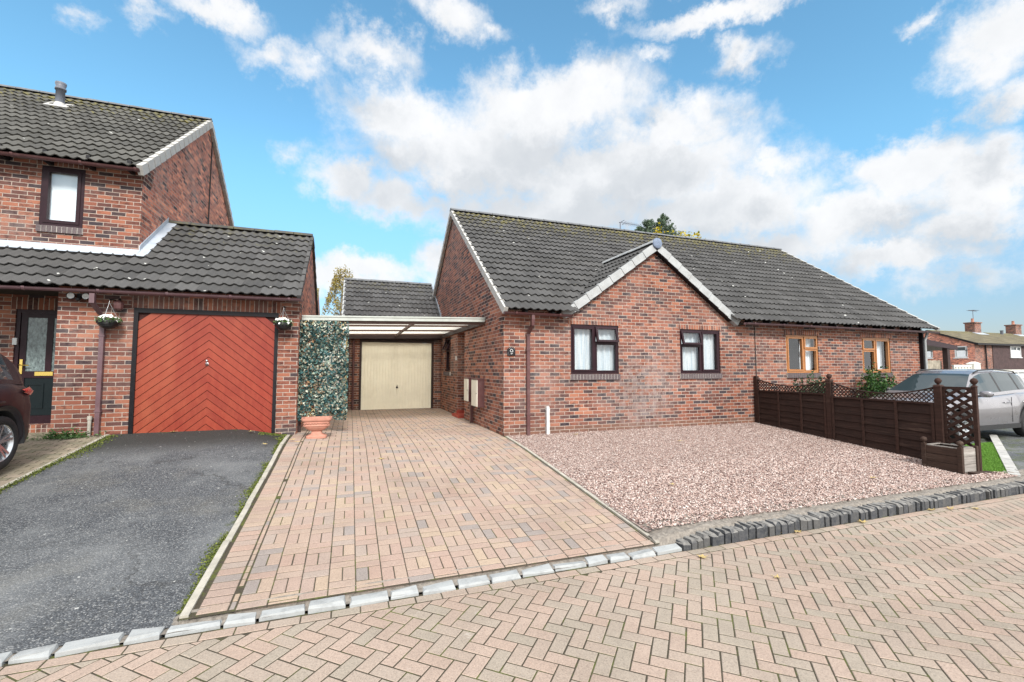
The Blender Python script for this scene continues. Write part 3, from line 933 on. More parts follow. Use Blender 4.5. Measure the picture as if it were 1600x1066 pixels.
# gravel garden
g = MB(); sheet(g, 2.95, 9.75, KY + 0.30, 8.62, 40, 30, lambda x, y: z_gravel(x, y) - 0.006)
structure(g, 'gravel_bed', 'gravel_bed')
N = 125000
px = 2.98 + rng.random(N) * 6.72
py = KY + 0.24 + rng.random(N) ** 1.1 * (8.58 - KY - 0.24)
py = np.where((py < KY + 0.40) & (rng.random(N) < 0.22), py + 0.3, py)
s = rng.uniform(0.0045, 0.0105, N) * (0.9 + 0.25 * (py < 6))
base = np.array([(1, 0, 0), (0, 1, 0), (-1, 0, 0), (0, -1, 0), (0, 0, 1), (0, 0, -1)], float)
v = base[None] + rng.normal(size=(N, 6, 3)) * 0.22
v *= np.stack([s * rng.uniform(.9, 1.6, N), s * rng.uniform(.7, 1.1, N), s * rng.uniform(.5, .9, N)], 1)[:, None]
th = rng.random(N) * 2 * pi; ti = rng.normal(size=N) * 0.5
c_, s_ = np.cos(ti)[:, None], np.sin(ti)[:, None]
v = np.stack([v[..., 0], v[..., 1] * c_ - v[..., 2] * s_, v[..., 1] * s_ + v[..., 2] * c_], -1)
c_, s_ = np.cos(th)[:, None], np.sin(th)[:, None]
v = np.stack([v[..., 0] * c_ - v[..., 1] * s_, v[..., 0] * s_ + v[..., 1] * c_, v[..., 2]], -1)
v += np.stack([px, py, np.maximum(-0.33 + (py - 4.1) * 0.0765, np.where(py < KY + .46, -0.306 + .035 * (py - KY - .15) / .35, -9)) + rng.random(N) * 0.010], 1)[:, None]
me = fast_mesh('gravel', v, [(0, 1, 4), (1, 2, 4), (2, 3, 4), (3, 0, 4), (1, 0, 5), (2, 1, 5), (3, 2, 5), (0, 3, 5)], 'chippings')
link('gravel', me, None, kind='stuff')

# neighbour's drive, turf wedge and white sett edging beyond the fence
g = MB(); sheet(g, 9.7, 24.0, KY + 0.42, 8.62, 10, 10, lambda x, y: -0.335 + 0.0117 * (y - 4))
structure(g, 'neighbour_driveway', 'asphalt')
mb = MB()
a, b = Vector((9.80, 3.98)), Vector((14.5, 6.25))
d = (b - a).normalized(); nrm = Vector((-d.y, d.x))
k = 0.0
while k < (b - a).length:
    L = random.uniform(0.16, 0.22)
    p = a + d * k
    q = [p, p + d * (L - .01), p + d * (L - .01) + nrm * 0.13, p + nrm * 0.13]
    zz = -0.30 + 0.03 * (p.y - 4)
    mb.hexa([(*c, zz - .1) for c in q] + [(c.x, c.y, zz + 0.015 + random.uniform(-.004, .004)) for c in q])
    k += L
structure(mb, 'white_kerb_edging', 'white_chip')
pts = []
while len(pts) < 26000:
    x, y = random.uniform(9.66, 13.2), random.uniform(4.0, 5.8)
    if (Vector((x, y)) - a).dot(nrm) > 0.14 and x < 13.2: pts.append((x, y, -0.312 + 0.03 * (y - 4)))
pts = np.array(pts)
h = rng.uniform(.018, .034, len(pts)); ang = rng.random(len(pts)) * 2 * pi; wd = 0.004
dv = np.stack([np.cos(ang), np.sin(ang), np.zeros(len(pts))], 1) * wd
tip = pts + np.stack([rng.normal(size=len(pts)) * .012, rng.normal(size=len(pts)) * .012, h], 1)
link('turf', fast_mesh('turf', np.stack([pts - dv, pts + dv, tip], 1), [(0, 1, 2)], 'turf'), None, kind='stuff')
g = MB(); g.face([(9.66, 3.99, -.318), (9.9, 4.17, -.316), (13.2, 5.76, -.268), (13.2, 5.9, -.268), (9.66, 5.9, -.268)])
structure(g, 'turf_base', 'turf')

# moss along the asphalt edges
pts = []
for _ in range(5200):
    y = random.uniform(3.95, 9.2)
    if sin(y * 3.1) + sin(y * 7.7 + 1) + random.uniform(-1, 1) > -0.3:
        x = -1.088 - abs(random.gauss(0, 0.022 + 0.028 * (sin(y * 4.3) > 0.4)))
        pts.append((x, y, z_asphalt(x, y) + abs(random.gauss(0, .008))))
for _ in range(3200):
    y = random.uniform(6.0, 9.5)
    x = -3.80 + abs(random.gauss(0, 0.04 + 0.05 * (y > 8.2))) - 0.02
    pts.append((x, y, z_asphalt(max(x, -3.8), y) + abs(random.gauss(0, .010)) + .006))
for _ in range(900):
    x = random.uniform(-1.55, -1.09); y = 9.55 - abs(random.gauss(0, .10)); pts.append((x, y, z_asphalt(x, y) + abs(random.gauss(0, .006))))
link('moss', leaf_cloud(pts, 0.018, 'moss', 'moss', up=1.2, aspect=0.9), None, kind='stuff')


# ------------------------------------------------------------------ building helpers
def wall_faces(mb, x0, x1, z0, z1, holes, place, depth=0.11, m=0):
    """rectangular wall with rectangular openings; place(a, b, d) -> world, d>0 into the wall"""
    xs = sorted({x0, x1, *[h[0] for h in holes], *[h[1] for h in holes]}); zs = sorted({z0, z1, *[h[2] for h in holes], *[h[3] for h in holes]})
    xs = [v for v in xs if x0 <= v <= x1]; zs = [v for v in zs if z0 <= v <= z1]
    for i in range(len(xs) - 1):
        for j in range(len(zs) - 1):
            cx, cz = (xs[i] + xs[i + 1]) / 2, (zs[j] + zs[j + 1]) / 2
            if any(h[0] < cx < h[1] and h[2] < cz < h[3] for h in holes): continue
            mb.face([place(xs[i], zs[j], 0), place(xs[i + 1], zs[j], 0), place(xs[i + 1], zs[j + 1], 0), place(xs[i], zs[j + 1], 0)], m=m)
    for (a, b, c, d) in holes:
        for p, q in (((a, c), (a, d)), ((a, d), (b, d)), ((b, d), (b, c)), ((b, c), (a, c))):
            mb.face([place(*p, 0), place(*q, 0), place(*q, depth), place(*p, depth)], m=m)


def front(Y):
    return lambda a, b, d: (a, Y + d, b)


def side(X, s=1):          # s=+1: wall faces -X
    return lambda a, b, d: (X + s * d, a, b)


def tiles(mb, p0, u, sv, width, length, tw=0.33, gauge=0.335, skip=None, roll=0.036, nseg=10, lip=0.036):
    """interlocking double-roll tiles; p0 lower-left corner of the roof plane, u along the eave, sv up the slope"""
    p0, u, sv = Vector(p0), Vector(u).normalized(), Vector(sv).normalized()
    n = u.cross(sv)
    if n.z < 0: n = -n
    nc = max(1, int(round(length / gauge))); gg = length / nc
    nt = max(1, int(round(width / tw))); ww = width / nt
    for r in range(nc):
        for k in range(nt):
            c = p0 + u * ((k + .5) * ww) + sv * ((r + .5) * gg)
            if skip and skip(c): continue
            e = random.uniform(-.003, .003); e2 = random.uniform(-.004, .004)
            low, top, lo = [], [], []
            for i in range(nseg + 1):
                f = i / nseg
                ph = (f * 2) % 1.0 if i < nseg else 0.0
                h = roll * (0.5 - 0.5 * cos(2 * pi * (f * 2 + 0.25))) ** 1.35
                b = p0 + u * ((k + f) * ww)
                low.append(b + sv * (r * gg - 0.035 + e2) + n * (h + lip + 0.016 + e))
                lo.append(b + sv * (r * gg - 0.033 + e2) + n * (h + lip - 0.002 + e))
                top.append(b + sv * ((r + 1) * gg + 0.02) + n * (h + 0.012))
            q = nseg + 1
            mb.faces(low + top, [(i, i + 1, q + i + 1, q + i) for i in range(nseg)], True)
            mb.faces(lo + low, [(i, i + 1, q + i + 1, q + i) for i in range(nseg)], False)


def verge(mb, p, q, n, seg=0.335, wd=0.07, ht=0.15, out=(1, 0, 0), step=0.016):
    """stepped verge caps from p (low) to q (high); n roof normal"""
    p, q, n, o = Vector(p), Vector(q), Vector(n).normalized(), Vector(out)
    d = q - p; L = d.length; d.normalize()
    k = max(1, int(round(L / seg))); s = L / k
    for i in range(k):
        a = p + d * (i * s - 0.015); b = p + d * ((i + 1) * s - 0.024)
        lo, hi = n * (0.055 + step), n * (0.055 - step * 0.2)
        for_bot = n * (-ht + 0.055)
        w0 = o * (-wd); w1 = o * 0.012 + o * step * 0.5
        mb.hexa([a + w0 + for_bot + n * (step), a + w1 + for_bot + n * step, b + o * 0.012 + for_bot, b + w0 + for_bot, a + w0 + lo, a + w1 + lo, b + o * 0.012 + hi, b + w0 + hi])


def ridge(mb, p, q, r=0.11, seg=0.45):
    p, q = Vector(p), Vector(q)
    d = q - p; L = d.length; d.normalize()
    a = d.cross(Vector((0, 0, 1))).normalized(); up = Vector((0, 0, 1))
    k = max(1, int(round(L / seg))); s = L / k
    for i in range(k):
        e = random.uniform(-.004, .004)
        vs = []
        for t_, rr in ((i * s, r + 0.006), ((i + 1) * s - 0.012, r)):
            for j in range(9):
                an = pi * j / 8
                vs.append(p + d * t_ + a * cos(an) * rr * 1.15 + up * (sin(an) * rr * 0.75 - 0.03 + e))
        mb.faces(vs, [(j, j + 1, 9 + j + 1, 9 + j) for j in range(8)], True)
        mb.faces(vs[:9], [tuple(range(9))]); mb.faces(vs[9:], [tuple(range(8, -1, -1))])


def gutter(mb, p, q, r=0.055):
    p, q = Vector(p), Vector(q)
    d = (q - p).normalized(); a = d.cross(Vector((0, 0, 1))).normalized()
    vs = []
    for b in (p, q):
        for rr in (r, r - 0.006):
            for j in range(9):
                an = pi + pi * j / 8
                vs.append(b + a * cos(an) * rr + Vector((0, 0, sin(an) * rr * 0.95)))
    fs = []
    for j in range(8):
        fs += [(j, j + 1, 18 + j + 1, 18 + j), (9 + j + 1, 9 + j, 27 + j, 27 + j + 1)]
    fs += [(0, 9, 27, 18), (8, 26, 35, 17), tuple(range(9)) , tuple(range(18, 27))]
    mb.faces(vs, fs, True)
    L = (q - p).length
    k = int(L / 0.95)
    for i in range(k + 1):                        # union clips
        c = p + d * min(L - .05, (0.25 + i * 0.95))
        vv = []
        for t_ in (-0.02, 0.02):
            for j in range(9):
                an = pi + pi * j / 8
                vv.append(c + d * t_ + a * cos(an) * (r + .007) + Vector((0, 0, sin(an) * (r + .007) + .004)))
        mb.faces(vv, [(j, j + 1, 9 + j + 1, 9 + j) for j in range(8)], False)


def soldier(mb, place, x0, x1, z0, z1, proud=0.003):
    a, b, c, d = place(x0, z0, -proud), place(x1, z0, -proud), place(x1, z1, -proud), place(x0, z1, -proud)
    A0, B0, C0, D0 = place(x0, z0, .02), place(x1, z0, .02), place(x1, z1, .02), place(x0, z1, .02)
    mb.faces([a, b, c, d, A0, B0, C0, D0], [(0, 1, 2, 3), (0, 4, 5, 1), (1, 5, 6, 2), (2, 6, 7, 3), (3, 7, 4, 0)])


def pbox(mb, place, a0, a1, b0, b1, d0, d1, m=0):
    P = [place(a0, b0, d0), place(a1, b0, d0), place(a1, b0, d1), place(a0, b0, d1), place(a0, b1, d0), place(a1, b1, d0), place(a1, b1, d1), place(a0, b1, d1)]
    mb.hexa(P, m=m)


def frame_bars(mb, place, a0, a1, b0, b1, wd, d0, d1, wb=None):
    wb = wb or wd
    pbox(mb, place, a0, a1, b0, b0 + wb, d0, d1); pbox(mb, place, a0, a1, b1 - wd, b1, d0, d1)
    pbox(mb, place, a0, a0 + wd, b0 + wb, b1 - wd, d0, d1); pbox(mb, place, a1 - wd, a1, b0 + wb, b1 - wd, d0, d1)


def pane(mb, place, a0, a1, b0, b1, d):
    mb.face([place(a0, b0, d), place(a1, b0, d), place(a1, b1, d), place(a0, b1, d)])


def curtain(parent, place, a0, a1, b0, b1, d, mat='net_curtain', amp=0.018, waves=9, name='net_curtain'):
    mb = MB(); n = 60
    vs = []
    ph = random.uniform(0, 6)
    for j in range(2):
        for i in range(n + 1):
            f = i / n
            vs.append(place(a0 + (a1 - a0) * f, b0 if j == 0 else b1, d + amp * sin(f * waves * 2 * pi + ph) + 0.4 * amp * sin(f * 23 + 2 * ph)))
    mb.faces(vs, [(i, i + 1, n + 2 + i, n + 1 + i) for i in range(n)], True)
    return mb.build(name, mat, parent)


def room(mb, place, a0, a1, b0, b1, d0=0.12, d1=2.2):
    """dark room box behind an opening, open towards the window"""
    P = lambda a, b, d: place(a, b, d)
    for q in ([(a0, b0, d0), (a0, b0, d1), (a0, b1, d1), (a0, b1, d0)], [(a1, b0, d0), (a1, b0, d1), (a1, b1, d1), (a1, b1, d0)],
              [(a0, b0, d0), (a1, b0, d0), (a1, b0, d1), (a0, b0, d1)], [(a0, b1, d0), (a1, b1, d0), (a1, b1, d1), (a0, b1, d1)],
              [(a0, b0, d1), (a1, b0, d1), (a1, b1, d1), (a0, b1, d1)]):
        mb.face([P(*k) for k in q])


def casement(parent, place, a0, a1, b0, b1, mull, vent_side, fmat, vent_open=0.0, label=None, curt=True, rec=0.045, sill=True):
    """two-light window: one full-height light, the other a top vent over a fixed light"""
    f = MB()
    W_ = 0.052
    frame_bars(f, place, a0 + .004, a1 - .004, b0 + .004, b1 - .004, W_, rec - .03, rec + .045)
    pbox(f, place, mull - 0.026, mull + 0.026, b0 + W_, b1 - W_, rec - .03, rec + .045)
    va0, va1 = (mull + .026, a1 - W_) if vent_side > 0 else (a0 + W_, mull - .026)
    fa0, fa1 = (a0 + W_, mull - .026) if vent_side > 0 else (mull + .026, a1 - W_)
    tz = b0 + (b1 - b0) * 0.64
    pbox(f, place, va0, va1, tz - .024, tz + .024, rec - .03, rec + .045)
    win = f.build('window', fmat, parent)
    if label: win['label'] = label
    s = MB(); frame_bars(s, place, fa0 + .002, fa1 - .002, b0 + W_ + .002, b1 - W_ - .002, 0.042, rec - .045, rec + .02); s.build('sash', fmat, win)
    p = MB(); pane(p, place, fa0 + .03, fa1 - .03, b0 + W_ + .03, b1 - W_ - .03, rec + .008); p.build('pane', 'glass', win)
    p = MB(); pane(p, place, va0, va1, b0 + W_, tz - .024, rec + .012); p.build('pane', 'glass', win)
    bd = MB(); frame_bars(bd, place, va0 + .001, va1 - .001, b0 + W_ + .001, tz - .025, 0.022, rec - .038, rec + .01); bd.build('glazing_bead', fmat, win)
    # vent sash hinged at its head
    h0, h1 = tz + .004, b1 - W_ + .014
    ang = vent_open
    hinge = h1

    def tilt(a, b, d):
        r = hinge - b
        dd = d - rec
        return place(a, hinge - r * cos(ang) - dd * sin(ang) * 0, rec - .046 + dd - r * sin(ang))
    s = MB(); frame_bars(s, tilt, va0 - .016, va1 + .016, h0, h1, 0.046, rec - .006, rec + .044); s.build('vent_sash', fmat, win)
    p = MB(); pane(p, tilt, va0 + .02, va1 - .02, h0 + .03, h1 - .03, rec + .018); p.build('pane', 'glass', win)
    if curt:
        curtain(win, place, a0 + .02, a1 - .02, b0 + .02, b1 - .02, 0.145)
    return win


def brick_sill(parent, place, a0, a1, z0, z1, proud=0.035):
    mb = MB()
    n = int(round((a1 - a0) / 0.075)); s = (a1 - a0) / n
    for i in range(n):
        pbox(mb, place, a0 + i * s + .004, a0 + (i + 1) * s - .004, z0, z1 + random.uniform(-.002, .002), -proud + random.uniform(-.002, .002), 0.06)
    pbox(mb, place, a0 + .002, a1 - .002, z0 + .004, z1 - .006, -proud + .006, .055, 1)
    return mb.build('sill', ['sill_brick', 'mortar_pale'], parent)


# ------------------------------------------------------------------ THE BUNGALOW (pair under one roof)
bung = thing('bungalow', 'red brick semi-detached bungalow pair with dark tiled roof and small front gable', 'house', (9.5, 13.4, 0))
YF, XG, XR_, YB_, RY, RZ, MS = 8.6, 2.92, 16.2, 18.3, 13.45, 6.20, 0.7176
EZ = RZ - MS * (RY - YF)                  # roof plane height over the front wall
FF = front(YF); GF = side(XG)
wins = [(4.43, 5.62, 1.24, 2.31), (7.30, 8.50, 1.24, 2.29), (10.70, 11.88, 1.24, 2.24), (13.63, 14.84, 1.24, 2.24)]
mb = MB()
wall_faces(mb, XG, XR_, -0.6, EZ - 0.06, wins, FF)
# front gable triangle over the two dark windows
GX, GA, GH = 6.60, 4.22, 2.40
hwg = (GA - 0.10 - (EZ - .06)) / MS
mb.face([(GX - hwg, YF, EZ - .06), (GX + hwg, YF, EZ - .06), (GX, YF, GA - 0.10)])
mb.build('front_wall', 'brick_red', bung)
mb = MB()
gh = [(11.92, 12.78, 0.0, 2.36), (13.72, 14.66, 1.26, 2.36)]
wall_faces(mb, YF, YB_, -0.6, EZ - 0.06, gh, GF, depth=0.30)
mb.face([GF(YF, EZ - .06, 0), GF(YB_, EZ - .06, 0), GF(RY, RZ - .09, 0)])
mb.face([(XR_, YF, -.6), (XR_, YB_, -.6), (XR_, YB_, EZ - .06), (XR_, RY, RZ - .09), (XR_, YF, EZ - .06)])
mb.face([(XG, YB_, -.6), (XR_, YB_, -.6), (XR_, YB_, EZ - .06), (XG, YB_, EZ - .06)])
mb.build('gable_wall', 'brick_side_lit', bung)
# corbelled kneelers at the gable corner
mb = MB()
for k in range(4):
    z0 = 2.16 + 0.075 * k
    mb.box(XG - 0.02 - 0.012 * k, XG + 0.34, YF - 0.012 - 0.010 * k, YF + 0.33 - 0.02 * k, z0, z0 + 0.0745)
mb.build('kneeler', 'brick_side_lit', bung)
for (a, b, c, d) in wins:
    mb = MB(); soldier(mb, FF, a - .06, b + .06, d, d + 0.125); mb.build('lintel_course', 'brick_red_soldier', bung)
# roof
mb = MB()
skipf = lambda c: (c.y < 10.75 and (GA - MS * abs(c.x - GX)) > c.z + 0.12)
X0, X1 = 2.84, 16.58
slope = Vector((0, 1, MS)).normalized()
P0 = (X0, 8.33, RZ - MS * (RY - 8.33))
tiles(mb, P0, (1, 0, 0), slope, X1 - X0, (RY - 8.33) * sqrt(1 + MS * MS) - 0.03, skip=skipf)
roof = mb.build('roof', 'tile_main', bung)
mb = MB()      # front gable slopes (the left one shows)
VY = RY - (RZ - GA) / MS
for sgn in (-1, 1):
    sl = Vector((-sgn, 0, MS)).normalized()
    p0 = (GX + sgn * (GH + 0.12), 8.50, GA - MS * (GH + 0.12))
    if sgn < 0:
        tiles(mb, p0, (0, 1, 0), sl, VY - 8.50, (GH + .12) * sqrt(1 + MS * MS) - .04, tw=0.32, skip=lambda c: c.z < RZ - MS * (RY - c.y) - 0.25)
    else:
        tiles(mb, p0, (0, 1, 0), sl, VY - 8.50, (GH + .12) * sqrt(1 + MS * MS) - .04, tw=0.32, skip=lambda c: c.z < RZ - MS * (RY - c.y) - 0.25)
mb.build('gable_roof', 'tile_main', bung)
mb = MB()      # roof deck below the tiles, and the rear slope
zd = lambda y: RZ - 0.03 - MS * abs(y - RY)
for a, b in ((X0 + .04, GX - GH - .04), (GX + GH + .04, X1 - .04)):
    mb.face([(a, 8.40, zd(8.40)), (b, 8.40, zd(8.40)), (b, RY, zd(RY)), (a, RY, zd(RY))])
mb.face([(GX - GH - .04, YF + .03, zd(YF + .03)), (GX + GH + .04, YF + .03, zd(YF + .03)), (GX + GH + .04, RY, zd(RY)), (GX - GH - .04, RY, zd(RY))])
mb.face([(X0, RY, RZ), (X1, RY, RZ), (X1, 18.55, RZ - MS * 5.1), (X0, 18.55, RZ - MS * 5.1)])
for sgn in (-1, 1):
    mb.face([(GX, 8.53, GA - .02), (GX + sgn * (GH + .1), 8.53, GA - .02 - MS * (GH + .1)), (GX + sgn * (GH + .1), 8.9, GA - .02 - MS * (GH + .1)), (GX, VY, GA - .02)])
mb.build('roof_deck', 'roof_deck', bung)
mb = MB(); ridge(mb, (X0 - .02, RY, RZ + .045), (X1, RY, RZ + .045)); mb.build('ridge_tiles', 'ridge_tile', roof)
mb = MB()
ridge(mb, (GX, 8.46, GA + .045), (GX, VY + .1, GA + .045), r=0.12)
mb.build('gable_ridge_tiles', 'verge_grey', bung)
mb = MB()
mb.lathe([(0.001, -.012), (0.105, -.012), (0.125, 0.0), (0.125, .03), (0.1, .03)], (GX, 8.44, GA + .015), 24, axis='y')
mb.build('ridge_end_cap', 'cap_blue', bung)
mb = MB()
nv = (0, -MS, 1)
verge(mb, (X0 - .01, 8.31, RZ - MS * (RY - 8.31)), (X0 - .01, RY, RZ), nv, out=(-1, 0, 0))
mb.build('verge', 'verge_white', bung); mb = MB()
verge(mb, (X0 - .01, 18.55, RZ - MS * 5.1), (X0 - .01, RY, RZ), (0, MS, 1), out=(-1, 0, 0))
mb.build('verge', 'verge_white', bung); mb = MB()
verge(mb, (X1, 8.31, RZ - MS * (RY - 8.31)), (X1, RY, RZ), nv, out=(1, 0, 0), ht=0.09)
mb.build('verge', 'verge_white', bung)
for sgn in (-1, 1):
    mb = MB()
    verge(mb, (GX + sgn * (GH - .01), 8.48, GA - MS * (GH - .01)), (GX + sgn * 0.06, 8.48, GA - MS * 0.06), (sgn * MS, 0, 1), out=(0, -1, 0), wd=0.10, ht=0.175, seg=0.36, step=0.012)
    mb.build('gable_verge', 'verge_grey', bung)
mb = MB()      # black undercloak under the gable verge
for sgn in (-1, 1):
    a = Vector((GX + sgn * (GH + .10), 8.535, GA - MS * (GH + .10) - .135)); a = a.lerp(Vector((GX, 8.535, GA - .135)), .13); b = Vector((GX, 8.535, GA - .135))
    mb.bar(a, b, 0.13, 0.035)
mb.build('bargeboard', 'black_paint', bung)
x = XG + 0.42
while x < X1 - .3:
    if not (GX - GH + .0 < x < GX + GH - .0):
        mb = MB(); mb.hexa([(x - .03, 8.40, 2.43), (x + .03, 8.40, 2.43), (x + .03, 8.62, 2.50), (x - .03, 8.62, 2.50), (x - .03, 8.40, 2.53), (x + .03, 8.40, 2.53), (x + .03, 8.62, 2.67), (x - .03, 8.62, 2.67)]); mb.build('rafter_foot', 'black_paint', bung)
    x += 0.60
mb = MB()
gutter(mb, (X0 - .02, 8.30, 2.475), (GX - GH + .10, 8.30, 2.47))
mb.build('gutter', 'brown_plastic', bung)
mb = MB()
gutter(mb, (GX + GH + .02, 8.30, 2.475), (X1 - .02, 8.30, 2.455))
mb.build('gutter', 'mauve_pipe', bung, label='long grey-mauve gutter right of the small gable')
mb = MB()
mb.box(3.40, 3.465, 8.27, 8.335, 2.34, 2.44); mb.hexa([(3.40, 8.29, 2.22), (3.465, 8.29, 2.22), (3.465, 8.36, 2.22), (3.40, 8.36, 2.22), (3.40, 8.27, 2.35), (3.465, 8.27, 2.35), (3.465, 8.335, 2.35), (3.40, 8.335, 2.35)])
mb.hexa([(3.40, 8.53, 2.06), (3.465, 8.53, 2.06), (3.465, 8.595, 2.06), (3.40, 8.595, 2.06), (3.40, 8.29, 2.23), (3.465, 8.29, 2.23), (3.465, 8.36, 2.23), (3.40, 8.36, 2.23)])
mb.box(3.40, 3.465, 8.53, 8.595, -0.1, 2.07)
for z in (0.42, 1.72, 2.03): mb.box(3.388, 3.477, 8.522, 8.60, z, z + 0.035)
mb.build('downpipe', 'brown_plastic', bung)
mb = MB(); mb.tube([(16.28, 8.42, 2.42), (16.28, 8.50, 2.2), (16.28, 8.50, -.3)], 0.036, 10); mb.build('downpipe', 'verge_grey', bung, label='pale round downpipe at the far right corner')
mb = MB(); mb.box(16.18, 16.24, 8.50, 8.598, -.5, 2.5); mb.build('corner_board', 'black_paint', bung)
casement(bung, FF, *wins[0], 4.43 + 0.50 * 1.19, 1, 'mahogany_frame', 0.25, 'dark framed window left of centre under the small gable with its top vent ajar')
casement(bung, FF, *wins[1], 7.30 + 0.52 * 1.20, -1, 'mahogany_frame', 0.25, 'dark framed window right of centre under the small gable with its top vent ajar')
w3 = casement(bung, FF, *wins[2], 10.70 + 0.55 * 1.18, 1, 'oak_frame', 0.0, 'oak brown window of the neighbouring half nearer the centre', curt=False)
w4 = casement(bung, FF, *wins[3], 13.63 + 0.46 * 1.21, -1, 'oak_frame', 0.0, 'oak brown window at the far right end', curt=False)
curtain(w3, FF, 11.40, 11.85, 1.28, 2.20, 0.20, 'white_cloth', 0.02, 5, 'curtain')
curtain(w4, FF, 14.45, 14.82, 1.28, 2.20, 0.22, 'white_cloth', 0.02, 4, 'curtain')
curtain(w4, FF, 13.66, 13.80, 1.28, 1.75, 0.22, 'white_cloth', 0.02, 2, 'curtain')
for h in wins:
    brick_sill(bung, FF, h[0] - .02, h[1] + .02, h[2] - 0.125, h[2] - .002)
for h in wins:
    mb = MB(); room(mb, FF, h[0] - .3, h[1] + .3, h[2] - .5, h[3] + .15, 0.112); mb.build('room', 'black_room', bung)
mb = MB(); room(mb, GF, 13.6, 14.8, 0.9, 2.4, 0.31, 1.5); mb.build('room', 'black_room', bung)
# side door recess: reveal walls, dark door, painted plinth and step
mb = MB()
wall_faces(mb, 11.90, 12.80, 0.0, 2.38, [], lambda a, b, d: (XG + 0.30 + d, a, b))
d_ = mb.build('side_door', 'door_black', bung)
mb = MB(); mb.tube([(XG + .29, 12.15, 1.02), (XG + .23, 12.15, 1.02), (XG + .23, 12.28, 1.02)], 0.012, 8); mb.build('handle', 'steel', d_)
mb = MB(); mb.box(XG - .01, XG + .27, 12.775, 12.80, 0.03, 0.16); mb.box(XG - .16, XG + .30, 11.97, 12.74, 0.0, 0.085)
mb.build('doorstep', 'red_step', bung)
ww = MB(); frame_bars(ww, GF, 13.73, 14.65, 1.27, 2.35, 0.055, .06, .13); pbox(ww, GF, 13.78, 14.60, 1.90, 1.95, .06, .13)
sw = ww.build('window', 'mahogany_frame', bung, label='narrow dark side window beside the carport')
p = MB(); pane(p, GF, 13.78, 14.60, 1.32, 1.90, .10); p.build('pane', 'glass', sw)
mb = MB()
vt = lambda a, b, d: (XG + .05 - (2.33 - b) * 0.42 + d, a, b + 0.04 * (2.33 - b))
frame_bars(mb, vt, 13.76, 14.62, 1.93, 2.33, 0.045, 0, .05); mb.build('vent_sash', 'mahogany_frame', sw)
p = MB(); pane(p, vt, 13.80, 14.58, 1.97, 2.29, .02); p.build('pane', 'glass', sw)
curtain(sw, GF, 13.75, 14.63, 1.3, 2.3, 0.22, 'white_cloth', 0.01, 6, 'blind')
brick_sill(bung, GF, 13.70, 14.68, 1.14, 1.258)
mb = MB(); mb.box(XG - .035, XG, 12.83, 12.90, 1.60, 1.72); mb.build('doorbell', 'white_upvc', bung)
mb = MB(); mb.tube([(9.62, 8.585, 2.42), (9.63, 8.585, 1.2), (9.62, 8.585, 0.2)], 0.008, 6); mb.build('wall_cable', 'cable', bung)
mb = MB()      # lead flashing where the rear garage roof meets the gable
for k in range(12):
    y = 15.3 + k * 0.17
    z = 4.585 - MS * (17.4 - y)
    mb.box(XG - .02, XG + .01, y, y + .18, z + .02, z + .16 + .03)
mb.build('flashing', 'lead', bung)

# ------------------------------------------------------------------ rear garage
rg = thing('rear_garage', 'brick garage behind the carport with cream up-and-over door and dark tiled roof', 'garage', (1.4, 17, 0))
YC = 15.25; FC = front(YC)
mb = MB()
wall_faces(mb, -0.10, XG - .005, -.4, 2.95, [(0.28, 2.66, -.05, 2.30)], FC, depth=0.12)
mb.face([(-.10, YC, -.4), (-.10, 19.6, -.4), (-.10, 19.6, 2.9), (-.10, 17.4, 4.5), (-.10, YC, 2.95)])
mb.face([(-.10, 19.6, -.4), (XG, 19.6, -.4), (XG, 19.6, 2.9), (-.10, 19.6, 2.9)])
mb.build('wall', 'brick_red', rg)
mb = MB()
tiles(mb, (-0.25, 15.0, 4.585 - MS * 2.4), (1, 0, 0), slope, XG + .22, 2.4 * sqrt(1 + MS * MS))
rrf = mb.build('roof', 'tile_rear', rg)
mb = MB(); mb.face([(-.25, 17.4, 4.57), (XG, 17.4, 4.57), (XG, 20.0, 4.57 - MS * 2.6), (-.25, 20.0, 4.57 - MS * 2.6)])
mb.face([(-.22, 15.05, 4.54 - MS * 2.35), (XG, 15.05, 4.54 - MS * 2.35), (XG, 17.4, 4.54), (-.22, 17.4, 4.54)]); mb.build('roof_deck', 'roof_deck', rg)
mb = MB(); ridge(mb, (-.27, 17.4, 4.62), (XG, 17.4, 4.62)); mb.build('ridge_tiles', 'ridge_tile', rrf)
mb = MB(); verge(mb, (-.26, 14.98, 4.585 - MS * 2.42), (-.26, 17.4, 4.585), nv, out=(-1, 0, 0)); mb.build('verge', 'verge_grey', rrf)
mb = MB()
mb.box(0.28, 0.345, YC - .02, YC + .08, -.05, 2.31); mb.box(2.595, 2.66, YC - .02, YC + .08, -.05, 2.31); mb.box(0.345, 2.595, YC - .02, YC + .08, 2.215, 2.31)
gf = mb.build('door_frame', 'dark_timber', rg)
mb = MB()      # ribbed steel door: one pressed sheet
n = 24; vs = []; X = 0.35
prof = []
for i in range(n):
    s = (2.59 - 0.35) / n
    prof += [(0.35 + i * s, 0.0), (0.35 + i * s + s * .78, 0.0), (0.35 + i * s + s * .84, .010), (0.35 + i * s + s * .94, .010)]
prof.append((2.59, 0.0))
for z in (0.03, 2.21): vs += [(x_, YC + .03 + d_y, z) for x_, d_y in prof]
q = len(prof)
mb.faces(vs, [(i, i + 1, q + i + 1, q + i) for i in range(q - 1)])
gd = mb.build('garage_door', 'cream_paint', rg)
mb = MB(); mb.lathe([(0.001, -.05), (0.022, -.045), (0.012, -.02), (0.035, -.012), (0.035, 0)], (1.47, YC + .03, .74), 14, axis='y'); mb.box(1.462, 1.478, YC - .012, YC + .005, .74, .82); mb.build('handle', 'black_plastic', gd)
